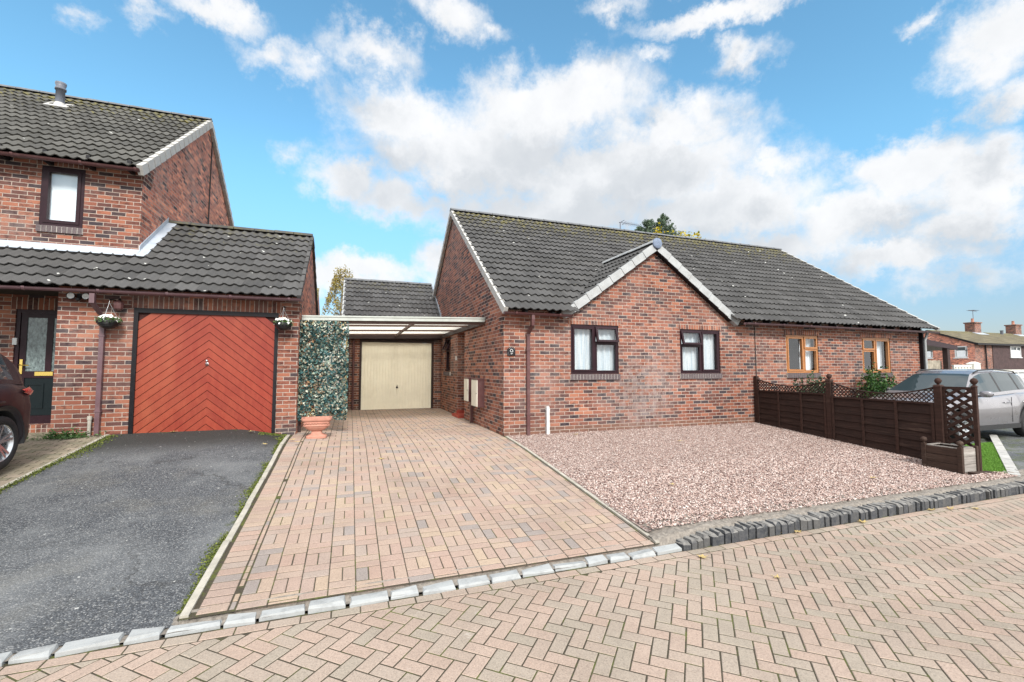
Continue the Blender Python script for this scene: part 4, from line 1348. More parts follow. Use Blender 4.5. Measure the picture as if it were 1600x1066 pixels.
mb = MB(); mb.tube([(0.10, YC - .05, 2.3), (0.10, YC - .05, 0.0)], 0.035, 10); mb.build('downpipe', 'brown_plastic', rg)
mb = MB(); mb.box(-.12, -.03, YC - .09, YC - .01, 0, 2.3); mb.box(-.12, XG - .01, YC - .10, YC - .03, 2.32, 2.44); mb.build('corner_post', 'dark_timber', rg)

# ------------------------------------------------------------------ carport
cp = thing('carport', 'flat carport with pale gutter, brown beams and clear cream roof sheets', 'carport', (1, 12.5, 0))
CX0, CX1 = -0.93, 2.905
zl = lambda x: 2.33 + 0.10 * (x - CX0) / (CX1 - CX0)        # underside of fascia
def xbar(mb, y0, y1, h0, h1, x0=CX0, x1=CX1):
    mb.hexa([(x0, y0, zl(x0) + h0), (x1, y0, zl(x1) + h0), (x1, y1, zl(x1) + h0), (x0, y1, zl(x0) + h0), (x0, y0, zl(x0) + h1), (x1, y0, zl(x1) + h1), (x1, y1, zl(x1) + h1), (x0, y1, zl(x0) + h1)])
mb = MB(); xbar(mb, 9.98, 10.03, -.06, .05); mb.build('fascia', 'beam_brown', cp)
mb = MB(); xbar(mb, 9.90, 9.977, .0, .085); xbar(mb, 9.885, 9.90, .07, .10); mb.build('gutter', 'gutter_pale', cp)
for y in (11.45, 12.95, 14.45):
    mb = MB(); xbar(mb, y, y + .05, .015, .06, CX0, CX1 - .05); mb.build('beam', 'beam_brown', cp)
mb = MB(); xbar(mb, 15.0, 15.06, -.06, .06, -.1, CX1); mb.build('wall_plate', 'dark_timber', cp)
mb = MB(); mb.hexa([(CX1 - .05, 10.04, zl(2.9) - .06), (CX1, 10.04, zl(2.9) - .06), (CX1, 15.2, zl(2.9) - .06), (CX1 - .05, 15.2, zl(2.9) - .06), (CX1 - .05, 10.04, zl(2.9) + .05), (CX1, 10.04, zl(2.9) + .05), (CX1, 15.2, zl(2.9) + .05), (CX1 - .05, 15.2, zl(2.9) + .05)]); mb.build('wall_plate', 'dark_timber', cp)
mb = MB(); mb.hexa([(1.36, 10.04, zl(1.4) + .0), (1.41, 10.04, zl(1.4) + .0), (1.41, 15.0, zl(1.4) + .0), (1.36, 15.0, zl(1.4) + .0), (1.36, 10.04, zl(1.4) + .064), (1.41, 10.04, zl(1.4) + .064), (1.41, 15.0, zl(1.4) + .064), (1.36, 15.0, zl(1.4) + .064)]); mb.build('beam', 'beam_brown', cp)
mb = MB(); mb.hexa([(CX0, 10.0, zl(CX0) + .068), (CX1, 10.0, zl(CX1) + .068), (CX1, 15.1, zl(CX1) + .068), (CX0, 15.1, zl(CX0) + .068), (CX0, 10.0, zl(CX0) + .078), (CX1, 10.0, zl(CX1) + .078), (CX1, 15.1, zl(CX1) + .078), (CX0, 15.1, zl(CX0) + .078)]); mb.build('roof_sheet', 'polycarbonate', cp)

# ------------------------------------------------------------------ LEFT HOUSE
lh = thing('detached_house', 'two storey red brick house with attached garage at the left edge', 'house', (-6, 12, 0.2))
LYG, LYM, LXG, LXM = 9.6, 10.5, -0.955, -3.88
FG = front(LYG); FM = front(LYM)
mb = MB()
wall_faces(mb, -4.62, LXG, -.3, 2.86, [(-3.575, -1.308, 0.0, 2.42)], FG, depth=0.16)
mb.face([(-4.62, LYG, 0), (-4.62, LYM, 0), (-4.62, LYM, 2.9), (-4.62, LYG, 2.9)])
mb.build('garage_wall', 'brick_left', lh)
mb = MB()
wall_faces(mb, -11.5, LXM, -.2, 5.28, [(-5.63, -4.58, 0.37, 2.42), (-5.40, -4.765, 3.975, 5.095)], FM)
mb.build('front_wall', 'brick_left', lh)
mb = MB()
ry, rz, ms = 14.38, 8.27, 0.75
mb.face([(LXM, LYM, 2.4), (LXM, 18.2, 2.4), (LXM, 18.2, rz - ms * (18.2 - ry) - .07), (LXM, ry, rz - .08), (LXM, LYM, rz - ms * (ry - LYM) - .07)])
GRY, GRZ, GMS = 11.95, 4.58, 0.72
mb.face([(LXG, LYG, -.3), (LXG, 14.3, -.3), (LXG, 14.3, GRZ - GMS * 2.35 - .06), (LXG, GRY, GRZ - .07), (LXG, LYG, GRZ - GMS * (GRY - LYG) - .06)])
mb.face([(LXM, 14.3, -.3), (LXG, 14.3, -.3), (LXG, 14.3, 2.9), (LXM, 14.3, 2.9)])
mb.face([(-11.5, 18.2, -.3), (LXM, 18.2, -.3), (LXM, 18.2, 5.4), (-11.5, 18.2, 5.4)])
mb.face([(-11.5, LYM, -.3), (-11.5, 18.2, -.3), (-11.5, 18.2, 5.4), (-11.5, ry, 8.1), (-11.5, LYM, 5.4)])
mb.build('gable_wall', 'brick_gable_lit', lh)
mb = MB()
for k in range(4):
    z0 = 5.02 + 0.075 * k
    mb.box(LXM - .30, LXM + .02 + .012 * k, LYM - .014 - .012 * k, LYM + .40 - .02 * k, z0, z0 + .0745)
mb.build('kneeler', 'brick_left', lh)
mb = MB()
for k in range(3):
    z0 = 2.46 + 0.075 * k
    mb.box(LXG - .24, LXG + .008 + .008 * k, LYG - .012 - .010 * k, LYG + .3, z0, z0 + .0745)
mb.build('kneeler', 'brick_left', lh)
for pl_, a, b, c, d in ((FG, -3.62, -1.26, 2.42, 2.635), (FM, -5.70, -4.62, 2.42, 2.635), (FM, -5.48, -4.69, 5.095, 5.22)):
    mb = MB(); soldier(mb, pl_, a, b, c, d); mb.build('lintel_course', 'brick_left_soldier', lh)
mb = MB()
msl = Vector((0, 1, ms)).normalized()
tiles(mb, (-11.6, 10.23, rz - ms * (ry - 10.23)), (1, 0, 0), msl, 11.6 - 3.80, (ry - 10.23) * sqrt(1 + ms * ms) - .03)
mrf = mb.build('main_roof', 'tile_left', lh)
mb = MB()
gsl = Vector((0, 1, GMS)).normalized()
GE = 9.34
skl = lambda c: c.x < LXM and c.y > LYM + 0.05
tiles(mb, (-9.9, GE, GRZ - GMS * (GRY - GE)), (1, 0, 0), gsl, 9.9 - 0.93, (GRY - GE) * sqrt(1 + GMS * GMS) - .03, skip=skl)
grf = mb.build('garage_roof', 'tile_garage', lh)
mb = MB()
mb.face([(-11.6, 10.3, rz - .04 - ms * (ry - 10.3)), (-3.83, 10.3, rz - .04 - ms * (ry - 10.3)), (-3.83, ry, rz - .04), (-11.6, ry, rz - .04)])
mb.face([(-11.6, ry, rz), (-3.8, ry, rz), (-3.8, 18.5, rz - ms * (18.5 - ry)), (-11.6, 18.5, rz - ms * (18.5 - ry))])
mb.face([(-9.9, 9.42, GRZ - .04 - GMS * (GRY - 9.42)), (-.96, 9.42, GRZ - .04 - GMS * (GRY - 9.42)), (-.96, GRY, GRZ - .04), (-3.88, GRY, GRZ - .04), (-9.9, 10.52, GRZ - .04 - GMS * (GRY - 10.52))])
mb.face([(-3.87, GRY, GRZ - .02), (-.94, GRY, GRZ - .02), (-.94, 14.5, GRZ - GMS * 2.55), (-3.87, 14.5, GRZ - GMS * 2.55)])
mb.face([(-9.9, LYG + .0, 2.68), (-4.63, LYG + .0, 2.68), (-4.63, LYM, 2.68), (-9.9, LYM, 2.68)])
mb.build('roof_deck', 'roof_deck', lh)
mb = MB(); ridge(mb, (-11.6, ry, rz + .045), (-3.79, ry, rz + .045)); mb.build('ridge_tiles', 'ridge_tile', mrf)
mb = MB(); ridge(mb, (-3.86, GRY, GRZ + .045), (-.92, GRY, GRZ + .045)); mb.build('ridge_tiles', 'tile_garage', grf)
mb = MB()
verge(mb, (-3.80, 10.21, rz - ms * (ry - 10.21)), (-3.80, ry, rz), (0, -ms, 1), out=(1, 0, 0), ht=0.19)
mb.build('verge', 'verge_white', mrf); mb = MB()
verge(mb, (-3.80, 18.5, rz - ms * (18.5 - ry)), (-3.80, ry, rz), (0, ms, 1), out=(1, 0, 0))
mb.build('verge', 'verge_white', mrf)
mb = MB()
verge(mb, (-.92, GE - .02, GRZ - GMS * (GRY - GE + .02)), (-.92, GRY, GRZ), (0, -GMS, 1), out=(1, 0, 0), ht=0.10, wd=.05)
mb.build('verge', 'tile_garage', grf); mb = MB()
verge(mb, (-.92, 14.5, GRZ - GMS * 2.55), (-.92, GRY, GRZ), (0, GMS, 1), out=(1, 0, 0), ht=.10, wd=.05)
mb.build('verge', 'tile_garage', grf)
mb = MB(); gutter(mb, (-9.9, 9.30, 2.645), (-.90, 9.30, 2.675)); mb.build('gutter', 'mauve_pipe', lh)
mb = MB(); gutter(mb, (-11.6, 10.20, 5.13), (-3.83, 10.20, 5.13)); mb.build('gutter', 'brown_plastic', lh)
for x in np.arange(-6.5, -4.0, 0.62):
    mb = MB(); mb.box(x - .03, x + .03, 10.26, 10.52, 5.10, 5.30); mb.build('rafter_foot', 'black_paint', lh)
mb = MB()      # lead: apron under the upper wall and stepped flashing up the gable
mb.box(-9.9, LXM + .01, LYM - .018, LYM + .01, 3.46, 3.645)
gz = lambda y: GRZ - GMS * (GRY - y)
a0 = (-9.9, LYM - .20, gz(LYM - .20) + .094); a1 = (LXM + .02, LYM - .20, gz(LYM - .20) + .094)
mb.faces([a0, a1, (LXM + .02, LYM, gz(LYM) + .115), (-9.9, LYM, gz(LYM) + .115)], [(0, 1, 2, 3)])
k = 0
while True:
    y = LYM - .02 + k * 0.104
    if y > GRY - .12: break
    z = gz(y) + .03
    mb.prism([(LXM, y, z), (LXM, y + .108, z + .078), (LXM, y + .108, z + .26), (LXM, y + .02, z + .185), (LXM, y, z + .16)], (.014, 0, 0))
    k += 1
mb.faces([(LXM, LYM - .20, gz(LYM - .20) + .097), (LXM + .17, LYM - .20, gz(LYM - .20) + .092), (LXM + .17, GRY - .1, gz(GRY - .1) + .092), (LXM, GRY - .1, gz(GRY - .1) + .11)], [(0, 1, 2, 3)])
mb.build('lead_flashing', 'lead', lh)
# chevron garage door
mb = MB(); mb.box(-3.56, -1.32, LYG + .034, LYG + .06, 0.10, 2.41, 1)
cx = (-3.51 - 1.37) / 2
PIT, SL = 0.152, tan(radians(40))
for half, (x0, x1) in ((1, (-3.51, cx)), (-1, (cx, -1.37))):
    for k in range(-16, 20):
        # board between two parallel lines z = +-SL*(x-cx) + c
        c0, c1 = 0.05 + k * PIT + .006, 0.05 + (k + 1) * PIT - .006
        poly = [(x0, 0.10), (x1, 0.10), (x1, 2.34), (x0, 2.34)]
        poly = clip(poly, SL * half, -1, -(c0 - SL * half * cx) * 1.0)
        poly = clip(poly, -SL * half, 1, (c1 - SL * half * cx)) if poly else poly
        if poly and len(poly) > 2 and abs(area(poly)) > 1e-4:
            if area(poly) < 0: poly = poly[::-1]
            mb.prism([(p[0], LYG + .018, p[1]) for p in poly], (0, .015, 0))
gdr = mb.build('garage_door', ['red_board', 'red_gap'], lh)
mb = MB(); mb.lathe([(.001, -.03), (.02, -.026), (.02, 0)], (cx - .02, LYG + .016, 1.50), 14, axis='y'); mb.lathe([(.001, -.04), (.022, -.03), (.010, -.004), (.03, 0)], (cx - .02, LYG + .016, 1.44), 14, axis='y'); mb.build('handle', 'steel', gdr)
mb = MB()
mb.box(-3.575, -3.51, LYG - .012, LYG + .10, 0.0, 2.42); mb.box(-1.37, -1.308, LYG - .012, LYG + .10, 0.0, 2.42); mb.box(-3.51, -1.37, LYG - .012, LYG + .10, 2.34, 2.42)
mb.build('garage_door_frame', 'black_paint', lh)
# front door
fd = MB(); frame_bars(fd, FM, -5.63, -4.58, .37, 2.42, .06, .02, .10); pbox(fd, FM, -5.56, -4.64, .43, 2.36, .055, .095)
frame_bars(fd, FM, -5.56, -4.64, .43, 2.36, .085, .03, .06); pbox(fd, FM, -5.475, -4.725, 1.19, 1.31, .03, .06); pbox(fd, FM, -5.20, -5.11, 1.31, 2.275, .03, .06)
fdo = fd.build('front_door', 'mahogany_frame', lh)
mb = MB()
for a, b in ((-5.475, -5.20), (-5.11, -4.725)): pane(mb, FM, a, b, 1.31, 2.275, .045)
mb.build('pane', 'obscure_glass', fdo)
mb = MB(); pbox(mb, FM, -5.475, -4.725, .52, 1.19, .045, .06)
for a, b in ((-5.45, -5.20), (-5.10, -4.80)): frame_bars(mb, FM, a, b, .64, 1.09, .03, .033, .05)
mb.build('door_panel', 'door_black', fdo)
mb = MB(); pbox(mb, FM, -5.545, -5.505, 1.26, 1.52, .018, .032); P_ = FM(-5.525, 1.42, -.02); mb.tube([FM(-5.525, 1.42, .02), P_, FM(-5.40, 1.415, -.02)], .011, 8); mb.build('handle', 'brass', fdo)
mb = MB(); pbox(mb, FM, -5.33, -5.075, 1.228, 1.298, .018, .03); mb.build('letter_plate', 'brass', fdo)
mb = MB(); pbox(mb, FM, -5.645, -5.585, 1.78, 1.90, -.018, .02); mb.build('doorbell', 'white_upvc', fdo)
mb = MB(); mb.box(-5.75, -4.62, LYM - .16, LYM + .02, .20, .365); mb.build('doorstep', 'brick_left_soldier', lh)
# upper window with a white blind
f = MB(); frame_bars(f, FM, -5.396, -4.769, 3.98, 5.09, .05, .0, .09); frame_bars(f, FM, -5.346, -4.819, 4.03, 5.04, .055, -.012, .06)
uw = f.build('window', 'mahogany_frame', lh, label='dark framed upper window filled by a white blind')
p = MB(); pane(p, FM, -5.30, -4.86, 4.08, 4.99, .035); p.build('pane', 'glass', uw)
mb = MB()
for i in range(5): mb.face([FM(-5.37, 4.0 + i * .22, .10 + .004 * (i % 2)), FM(-4.79, 4.0 + i * .22, .10 + .004 * (i % 2)), FM(-4.79, 4.22 + i * .22, .10), FM(-5.37, 4.22 + i * .22, .10)])
mb.build('blind', 'white_cloth', uw)
brick_sill(lh, FM, -5.42, -4.75, 3.85, 3.972, 0.04)
# downpipe with swan neck, pipe stub, flue, cable
mb = MB(); mb.box(-4.07, -4.00, 9.27, 9.335, 2.44, 2.60); mb.hexa([(-4.05, 9.53, 2.27), (-3.985, 9.53, 2.27), (-3.985, 9.595, 2.27), (-4.05, 9.595, 2.27), (-4.07, 9.27, 2.45), (-4.0, 9.27, 2.45), (-4.0, 9.335, 2.45), (-4.07, 9.335, 2.45)])
mb.box(-4.02, -3.955, 9.53, 9.595, .22, 2.28)
for z in (.62, 1.9): mb.box(-4.032, -3.943, 9.522, 9.598, z, z + .03)
mb.build('downpipe', 'mauve_pipe', lh)
mb = MB(); mb.tube([(-4.09, 9.55, .22), (-4.09, 9.55, .50)], .026, 10); mb.tube([(-4.09, 9.55, .50), (-4.09, 9.55, .56)], .034, 10); mb.build('waste_pipe', 'concrete_edge', lh)
mb = MB(); fx, fy = -6.72, 13.55; fz = rz - ms * (ry - fy)
mb.lathe([(.085, 0), (.085, .42), (.105, .42), (.105, .47), (.075, .47), (.105, .56), (.105, .60), (.001, .61)], (fx, fy, fz), 18)
fl = mb.build('flue', 'grey_flue', mrf)
mb = MB()
mb.obox((fx, fy - .02, fz + .045), (.22, 0, 0), Vector((0, .16, .12)), (0, -.01, .012)); mb.lathe([(.14, -.05), (.09, .10)], (fx, fy, fz), 16); mb.build('flue_flashing', 'verge_white', mrf)
mb = MB(); mb.tube([(-3.86, 14.75, 7.86), (-3.86, 14.70, 6.5), (-3.86, 14.66, 4.2)], .016, 6); mb.build('wall_cable', 'cable', lh)

# ------------------------------------------------------------------ small fittings as things
t_ = thing('security_light', 'black twin spot security light under the left gutter above the brick pier', 'light', (-4.3, 9.55, 2.56))
mb = MB(); mb.box(-4.36, -4.24, 9.56, 9.60, 2.54, 2.62); mb.tube([(-4.30, 9.56, 2.57), (-4.30, 9.50, 2.55)], .018, 8); mb.sphere((-4.30, 9.47, 2.515), .035); mb.build('body', 'black_plastic', t_)
for s in (-1, 1):
    mb = MB(); mb.lathe([(.001, .09), (.03, .085), (.058, .0), (.058, -.01)], (-4.30 + s * .10, 9.47, 2.57), 16, axis='y'); h_ = mb.build('lamp_head', 'black_plastic', t_)
    mb = MB(); mb.lathe([(.001, -.006), (.05, -.004)], (-4.30 + s * .10, 9.47, 2.57), 16, axis='y'); mb.build('lens', 'white_upvc', h_)
t_ = thing('wall_lantern', 'small brown wall lantern behind the left hanging basket', 'lamp', (-3.76, 9.6, 2.4))
mb = MB(); mb.lathe([(.001, .16), (.05, .13), (.075, .10), (.065, .0), (.03, -.03), (.001, -.035)], (-3.76, 9.50, 2.38), 8, smooth=False); mb.build('shade', 'brown_plastic', t_)
mb = MB(); mb.tube([(-3.76, 9.60, 2.50), (-3.76, 9.53, 2.56), (-3.76, 9.50, 2.53)], .012, 6); mb.build('bracket', 'black_plastic', t_)


def hanging_basket(x, y, z, hook, label, tint):
    t_ = thing('hanging_basket', label, 'hanging basket', (x, y, z), 'hanging baskets of white flowers')
    mb = MB(); mb.lathe([(.001, -.13), (.07, -.115), (.12, -.07), (.15, 0.0), (.155, .012), (.14, .012), (.10, -.03), (.001, -.05)], (x, y, z), 20)
    for i in range(5): mb.lathe([(.155 - .012 * i * i * .35 - .005, -.022 * i), (.158 - .012 * i * i * .35, -.022 * i - .008), (.152 - .012 * i * i * .35, -.022 * i - .016)], (x, y, z), 20)
    mb.build('basket', 'black_plastic', t_)
    mb = MB()
    for k in range(3):
        a = k * 2.09 + .5
        mb.tube([(x + .145 * cos(a), y + .145 * sin(a), z), (x, y, hook - .02)], .004, 5)
    mb.tube([(x, y, hook - .02), (x, y + .02, hook + .03)], .005, 5)
    mb.build('chain', 'steel', t_)
    mb = MB(); mb.tube([(x, LYG, hook - .02), (x, LYG - .01, hook + .05), (x, y, hook + .035)], .010, 6); mb.build('bracket', 'black_plastic', t_)
    mb = MB()
    for i in range(34):
        a = random.uniform(0, 6.28); r = random.uniform(.02, .17)
        c = Vector((x + r * cos(a), y + r * sin(a), z + .03 + .07 * (1 - r / .18) + random.uniform(0, .03) - (.04 if r > .14 else 0)))
        nn = Vector((cos(a) * r * 5 + random.gauss(0, .3), sin(a) * r * 5 - .5 + random.gauss(0, .3), .7)).normalized()
        u = nn.orthogonal().normalized(); v_ = nn.cross(u); R_ = random.uniform(.020, .032)
        pts = []
        for k in range(10):
            rr = R_ if k % 2 == 0 else R_ * .72
            pts.append(c + (u * cos(k * .628) + v_ * sin(k * .628)) * rr)
        mb.faces(pts + [c - nn * .012], [(k, (k + 1) % 10, 10) for k in range(10)], False)
    mb.build('flowers', 'white_flower', t_)
    pts = [(x + r * cos(a), y + r * sin(a), z + random.uniform(-.03, .06)) for a, r in ((random.uniform(0, 6.28), random.uniform(.05, .18)) for _ in range(220))]
    link('leaves', leaf_cloud(pts, .045, 'leaves', 'weed_leaf'), t_)


hanging_basket(-3.85, 9.40, 2.15, 2.49, 'black hanging basket of white flowers on the brown downpipe left of the red garage door', 0)
hanging_basket(-1.20, 9.40, 2.20, 2.49, 'black hanging basket of white flowers at the top right corner of the red garage door', 0)

# house number plate with a 9
t_ = thing('house_number_plate', 'small black arched plate with white number 9 on the bungalow corner', 'sign', (3.08, 8.58, 1.7))
mb = MB()
poly = [(-.085, -.08), (.085, -.08), (.085, .045), (.05, .08), (0, .095), (-.05, .08), (-.085, .045)]
mb.prism([(3.075 + a, 8.575, 1.70 + b) for a, b in poly], (0, .022, 0)); mb.build('plate', 'black_paint', t_)
mb = MB()
pth = [(.028 * cos(a), .018 + .028 * sin(a)) for a in [i * 2 * pi / 14 for i in range(15)]]
mb.tube([(3.075 + a, 8.572, 1.70 + b) for a, b in pth], .0065, 6)
pth = [(.028, .018), (.028, -.01), (.022, -.035), (.005, -.048), (-.018, -.046)]
mb.tube([(3.075 + a, 8.572, 1.70 + b) for a, b in pth], .0065, 6); mb.build('number', 'white_upvc', t_)
mb = MB(); pts_ = [(-.072, -.066), (.072, -.066), (.072, .038), (.044, .068), (0, .08), (-.044, .068), (-.072, .038), (-.072, -.066)]
mb.tube([(3.075 + a, 8.574, 1.70 + b) for a, b in pts_], .0022, 4); mb.build('border', 'steel', t_)


def meter_box(y0, y1, z0, z1, label):
    t_ = thing('meter_box', label, 'meter box', (XG, y0, z0), 'meter boxes on the side wall')
    mb = MB(); mb.box(XG - .16, XG, y0, y1, z0, z1); mb.hexa([(XG - .185, y0 - .01, z1), (XG, y0 - .01, z1), (XG, y1 + .01, z1), (XG - .185, y1 + .01, z1), (XG - .185, y0 - .01, z1 + .015), (XG, y0 - .01, z1 + .03), (XG, y1 + .01, z1 + .03), (XG - .185, y1 + .01, z1 + .015)]); mb.build('casing', 'brown_plastic', t_)
    mb = MB(); mb.box(XG - .178, XG - .161, y0 + .015, y1 - .015, z0 + .015, z1 - .012); d_ = mb.build('door', 'cream_plastic', t_)
    mb = MB(); mb.lathe([(.001, -.185), (.014, -.183), (.014, -.178)], (XG, y0 + .06, (z0 + z1) / 2), 10, axis='x'); mb.build('lock', 'black_plastic', d_)
    return t_


m1 = meter_box(10.82, 11.24, .54, 1.11, 'cream meter box farther from the front corner, with a brown pipe below')
mb = MB(); mb.box(XG - .10, XG - .03, 10.86, 10.94, -.02, .54); mb.build('cable_pipe', 'brown_plastic', m1)
meter_box(9.98, 10.50, .47, 1.10, 'larger cream meter box nearer the front corner of the bungalow')

t_ = thing('marker_post', 'short white plastic conduit post standing in the gravel against the brick wall', 'post', (3.86, 8.54, 0))
mb = MB(); mb.box(3.83, 3.89, 8.52, 8.585, -.03, .56); mb.box(3.825, 3.895, 8.515, 8.59, .50, .515)
mb.prism([(3.83, 8.52, .56), (3.845, 8.52, .585), (3.86, 8.52, .56)], (0, .06, 0)); mb.prism([(3.86, 8.52, .56), (3.875, 8.52, .59), (3.89, 8.52, .56)], (0, .06, 0)); mb.build('post', 'white_upvc', t_)

# terracotta urn planter
ux, uy = -0.56, 9.22; uz = z_drive(ux, uy) - .002
mb = MB()
def sq(r, h, rr=1.0): return [(ux + a * r * 1.0, uy + b * r * rr, uz + h) for a, b in ((-1, -1), (1, -1), (1, 1), (-1, 1))]
rings = [(.175, 0, .8), (.18, .035, .8), (.155, .05, .8), (.10, .075, .8), (.085, .12, .8), (.10, .14, .8), (.135, .15, .75), (.19, .19, .7), (.215, .225, .7), (.232, .232, .7), (.222, .245, .7), (.228, .31, .7), (.255, .325, .7), (.262, .345, .7), (.262, .375, .7), (.235, .375, .66), (.225, .33, .66)]
def rsq(r, h, rr):
    n = 24; out = []
    for k in range(n):
        a = 2 * pi * (k + .5) / n
        c_, s_ = cos(a), sin(a)
        e = 0.32
        out.append((ux + r * math.copysign(abs(c_) ** e, c_), uy + r * rr * math.copysign(abs(s_) ** e, s_), uz + h))
    return out
vs = []
for r_, h_, q_ in rings: vs += rsq(r_, h_, q_)
n = 24
mb.faces(vs, [(i * n + k, i * n + (k + 1) % n, (i + 1) * n + (k + 1) % n, (i + 1) * n + k) for i in range(len(rings) - 1) for k in range(n)], False)
for i in range(9):      # moulded swag along the face
    f = -0.19 + i * .0475
    mb.tube([(ux + f - .02, uy - .163, uz + .29), (ux + f, uy - .166, uz + .268 + .006 * (i % 2)), (ux + f + .02, uy - .163, uz + .29)], .008, 5)
urn = tag(mb.build('terracotta_urn', 'terracotta'), 'square terracotta pedestal urn in front of the ivy screen', 'urn')
mb = MB(); mb.face(rsq(.228, .345, .66)); mb.build('soil', 'soil', urn)

# ivy screen
iv = thing('ivy_screen', 'tall trellis panel covered with artificial variegated ivy under the carport edge', 'screen', (-.55, 9.95, 0))
SX0, SX1, SY = -1.0, -0.10, 9.86
mb = MB()
for s in (1, -1):
    c = -3.0
    while c < 3.4:
        # slats at +-45 degrees clipped to the panel
        poly = [(SX0, .40), (SX1, .40), (SX1, 2.32), (SX0, 2.32)]
        poly = clip(poly, s, -1, -c); poly = clip(poly, -s, 1, c + .022) if poly else poly
        if poly and len(poly) > 2: mb.prism([(p[0], SY + .03 + (.012 if s > 0 else 0), p[1]) for p in poly], (0, .010, 0))
        c += 0.15
mb.build('trellis', 'bamboo', iv)
mb = MB(); mb.box(-.98, -.90, SY + .06, SY + .14, -.02, 2.33); mb.build('post', 'dark_timber', iv)
N = 7500
cxs = rng.uniform(SX0 - .05, SX1 + .02, 260); czs = rng.uniform(.40, 2.29, 260)
pk = rng.integers(0, 260, N)
pts = np.stack([np.clip(cxs[pk] + rng.normal(size=N) * .07, SX0 - .10, SX1 + .05), SY + rng.normal(size=N) * .032 - .02, np.clip(czs[pk] + rng.normal(size=N) * .07, .33, 2.31)], 1)
link('leaves', leaf_cloud(pts, .058, 'leaves', 'ivy_leaf', up=.3, aspect=.72, nrm=(0, -.8, 0), spread=1.0), iv)
bs = thing('bamboo_screen', 'yellow bamboo screen running back along the left side of the carport', 'screen', (-.1, 14, 0))
mb = MB()
for k in range(70): mb.tube([(-.10 + random.uniform(-.004, .004), 12.6 + k * .035, .03), (-.10, 12.6 + k * .035, 2.2 + random.uniform(-.03, .02))], .015, 5)
mb.build('canes', 'bamboo', bs)
mb = MB(); mb.box(-.135, -.118, 12.6, 15.0, .5, .54); mb.box(-.135, -.118, 12.6, 15.0, 1.8, 1.84); mb.build('rail', 'dark_timber', bs)

# flashing between screen and wall kept simple: bamboo strip already stands at the right edge


# ------------------------------------------------------------------ FENCE
FX = 9.57
zg = z_gravel


def ball_post(mb, x, y, z0, z1, wd=.085):
    h = wd / 2
    mb.box(x - h, x + h, y - h, y + h, z0, z1)
    mb.hexa([(x - h - .012, y - h - .012, z1), (x + h + .012, y - h - .012, z1), (x + h + .012, y + h + .012, z1), (x - h - .012, y + h + .012, z1), (x - h + .01, y - h + .01, z1 + .03), (x + h - .01, y - h + .01, z1 + .03), (x + h - .01, y + h - .01, z1 + .03), (x - h + .01, y + h - .01, z1 + .03)])
    mb.lathe([(.022, .025), (.018, .04), (.034, .055), (.05, .085), (.05, .105), (.034, .135), (.001, .15)], (x, y, z1), 14)


GP = 'posts of the dark garden fence'
mb = MB(); mb.box(FX - .04, FX + .04, 8.50, 8.58, -.1, 1.17); tag(mb.build('fence_post', 'post_wood'), 'plain dark fence post without ball, fixed against the brick wall', 'fence post', GP)
mb = MB(); ball_post(mb, FX, 6.72, -.3, 1.10, .10); tag(mb.build('fence_post', 'post_wood'), 'ball topped fence post between the two fence panels', 'fence post', GP)
mb = MB(); ball_post(mb, FX, 4.84, -.42, 1.05, .10); tag(mb.build('fence_post', 'post_wood'), 'ball topped fence post between fence panel and diagonal trellis', 'fence post', GP)


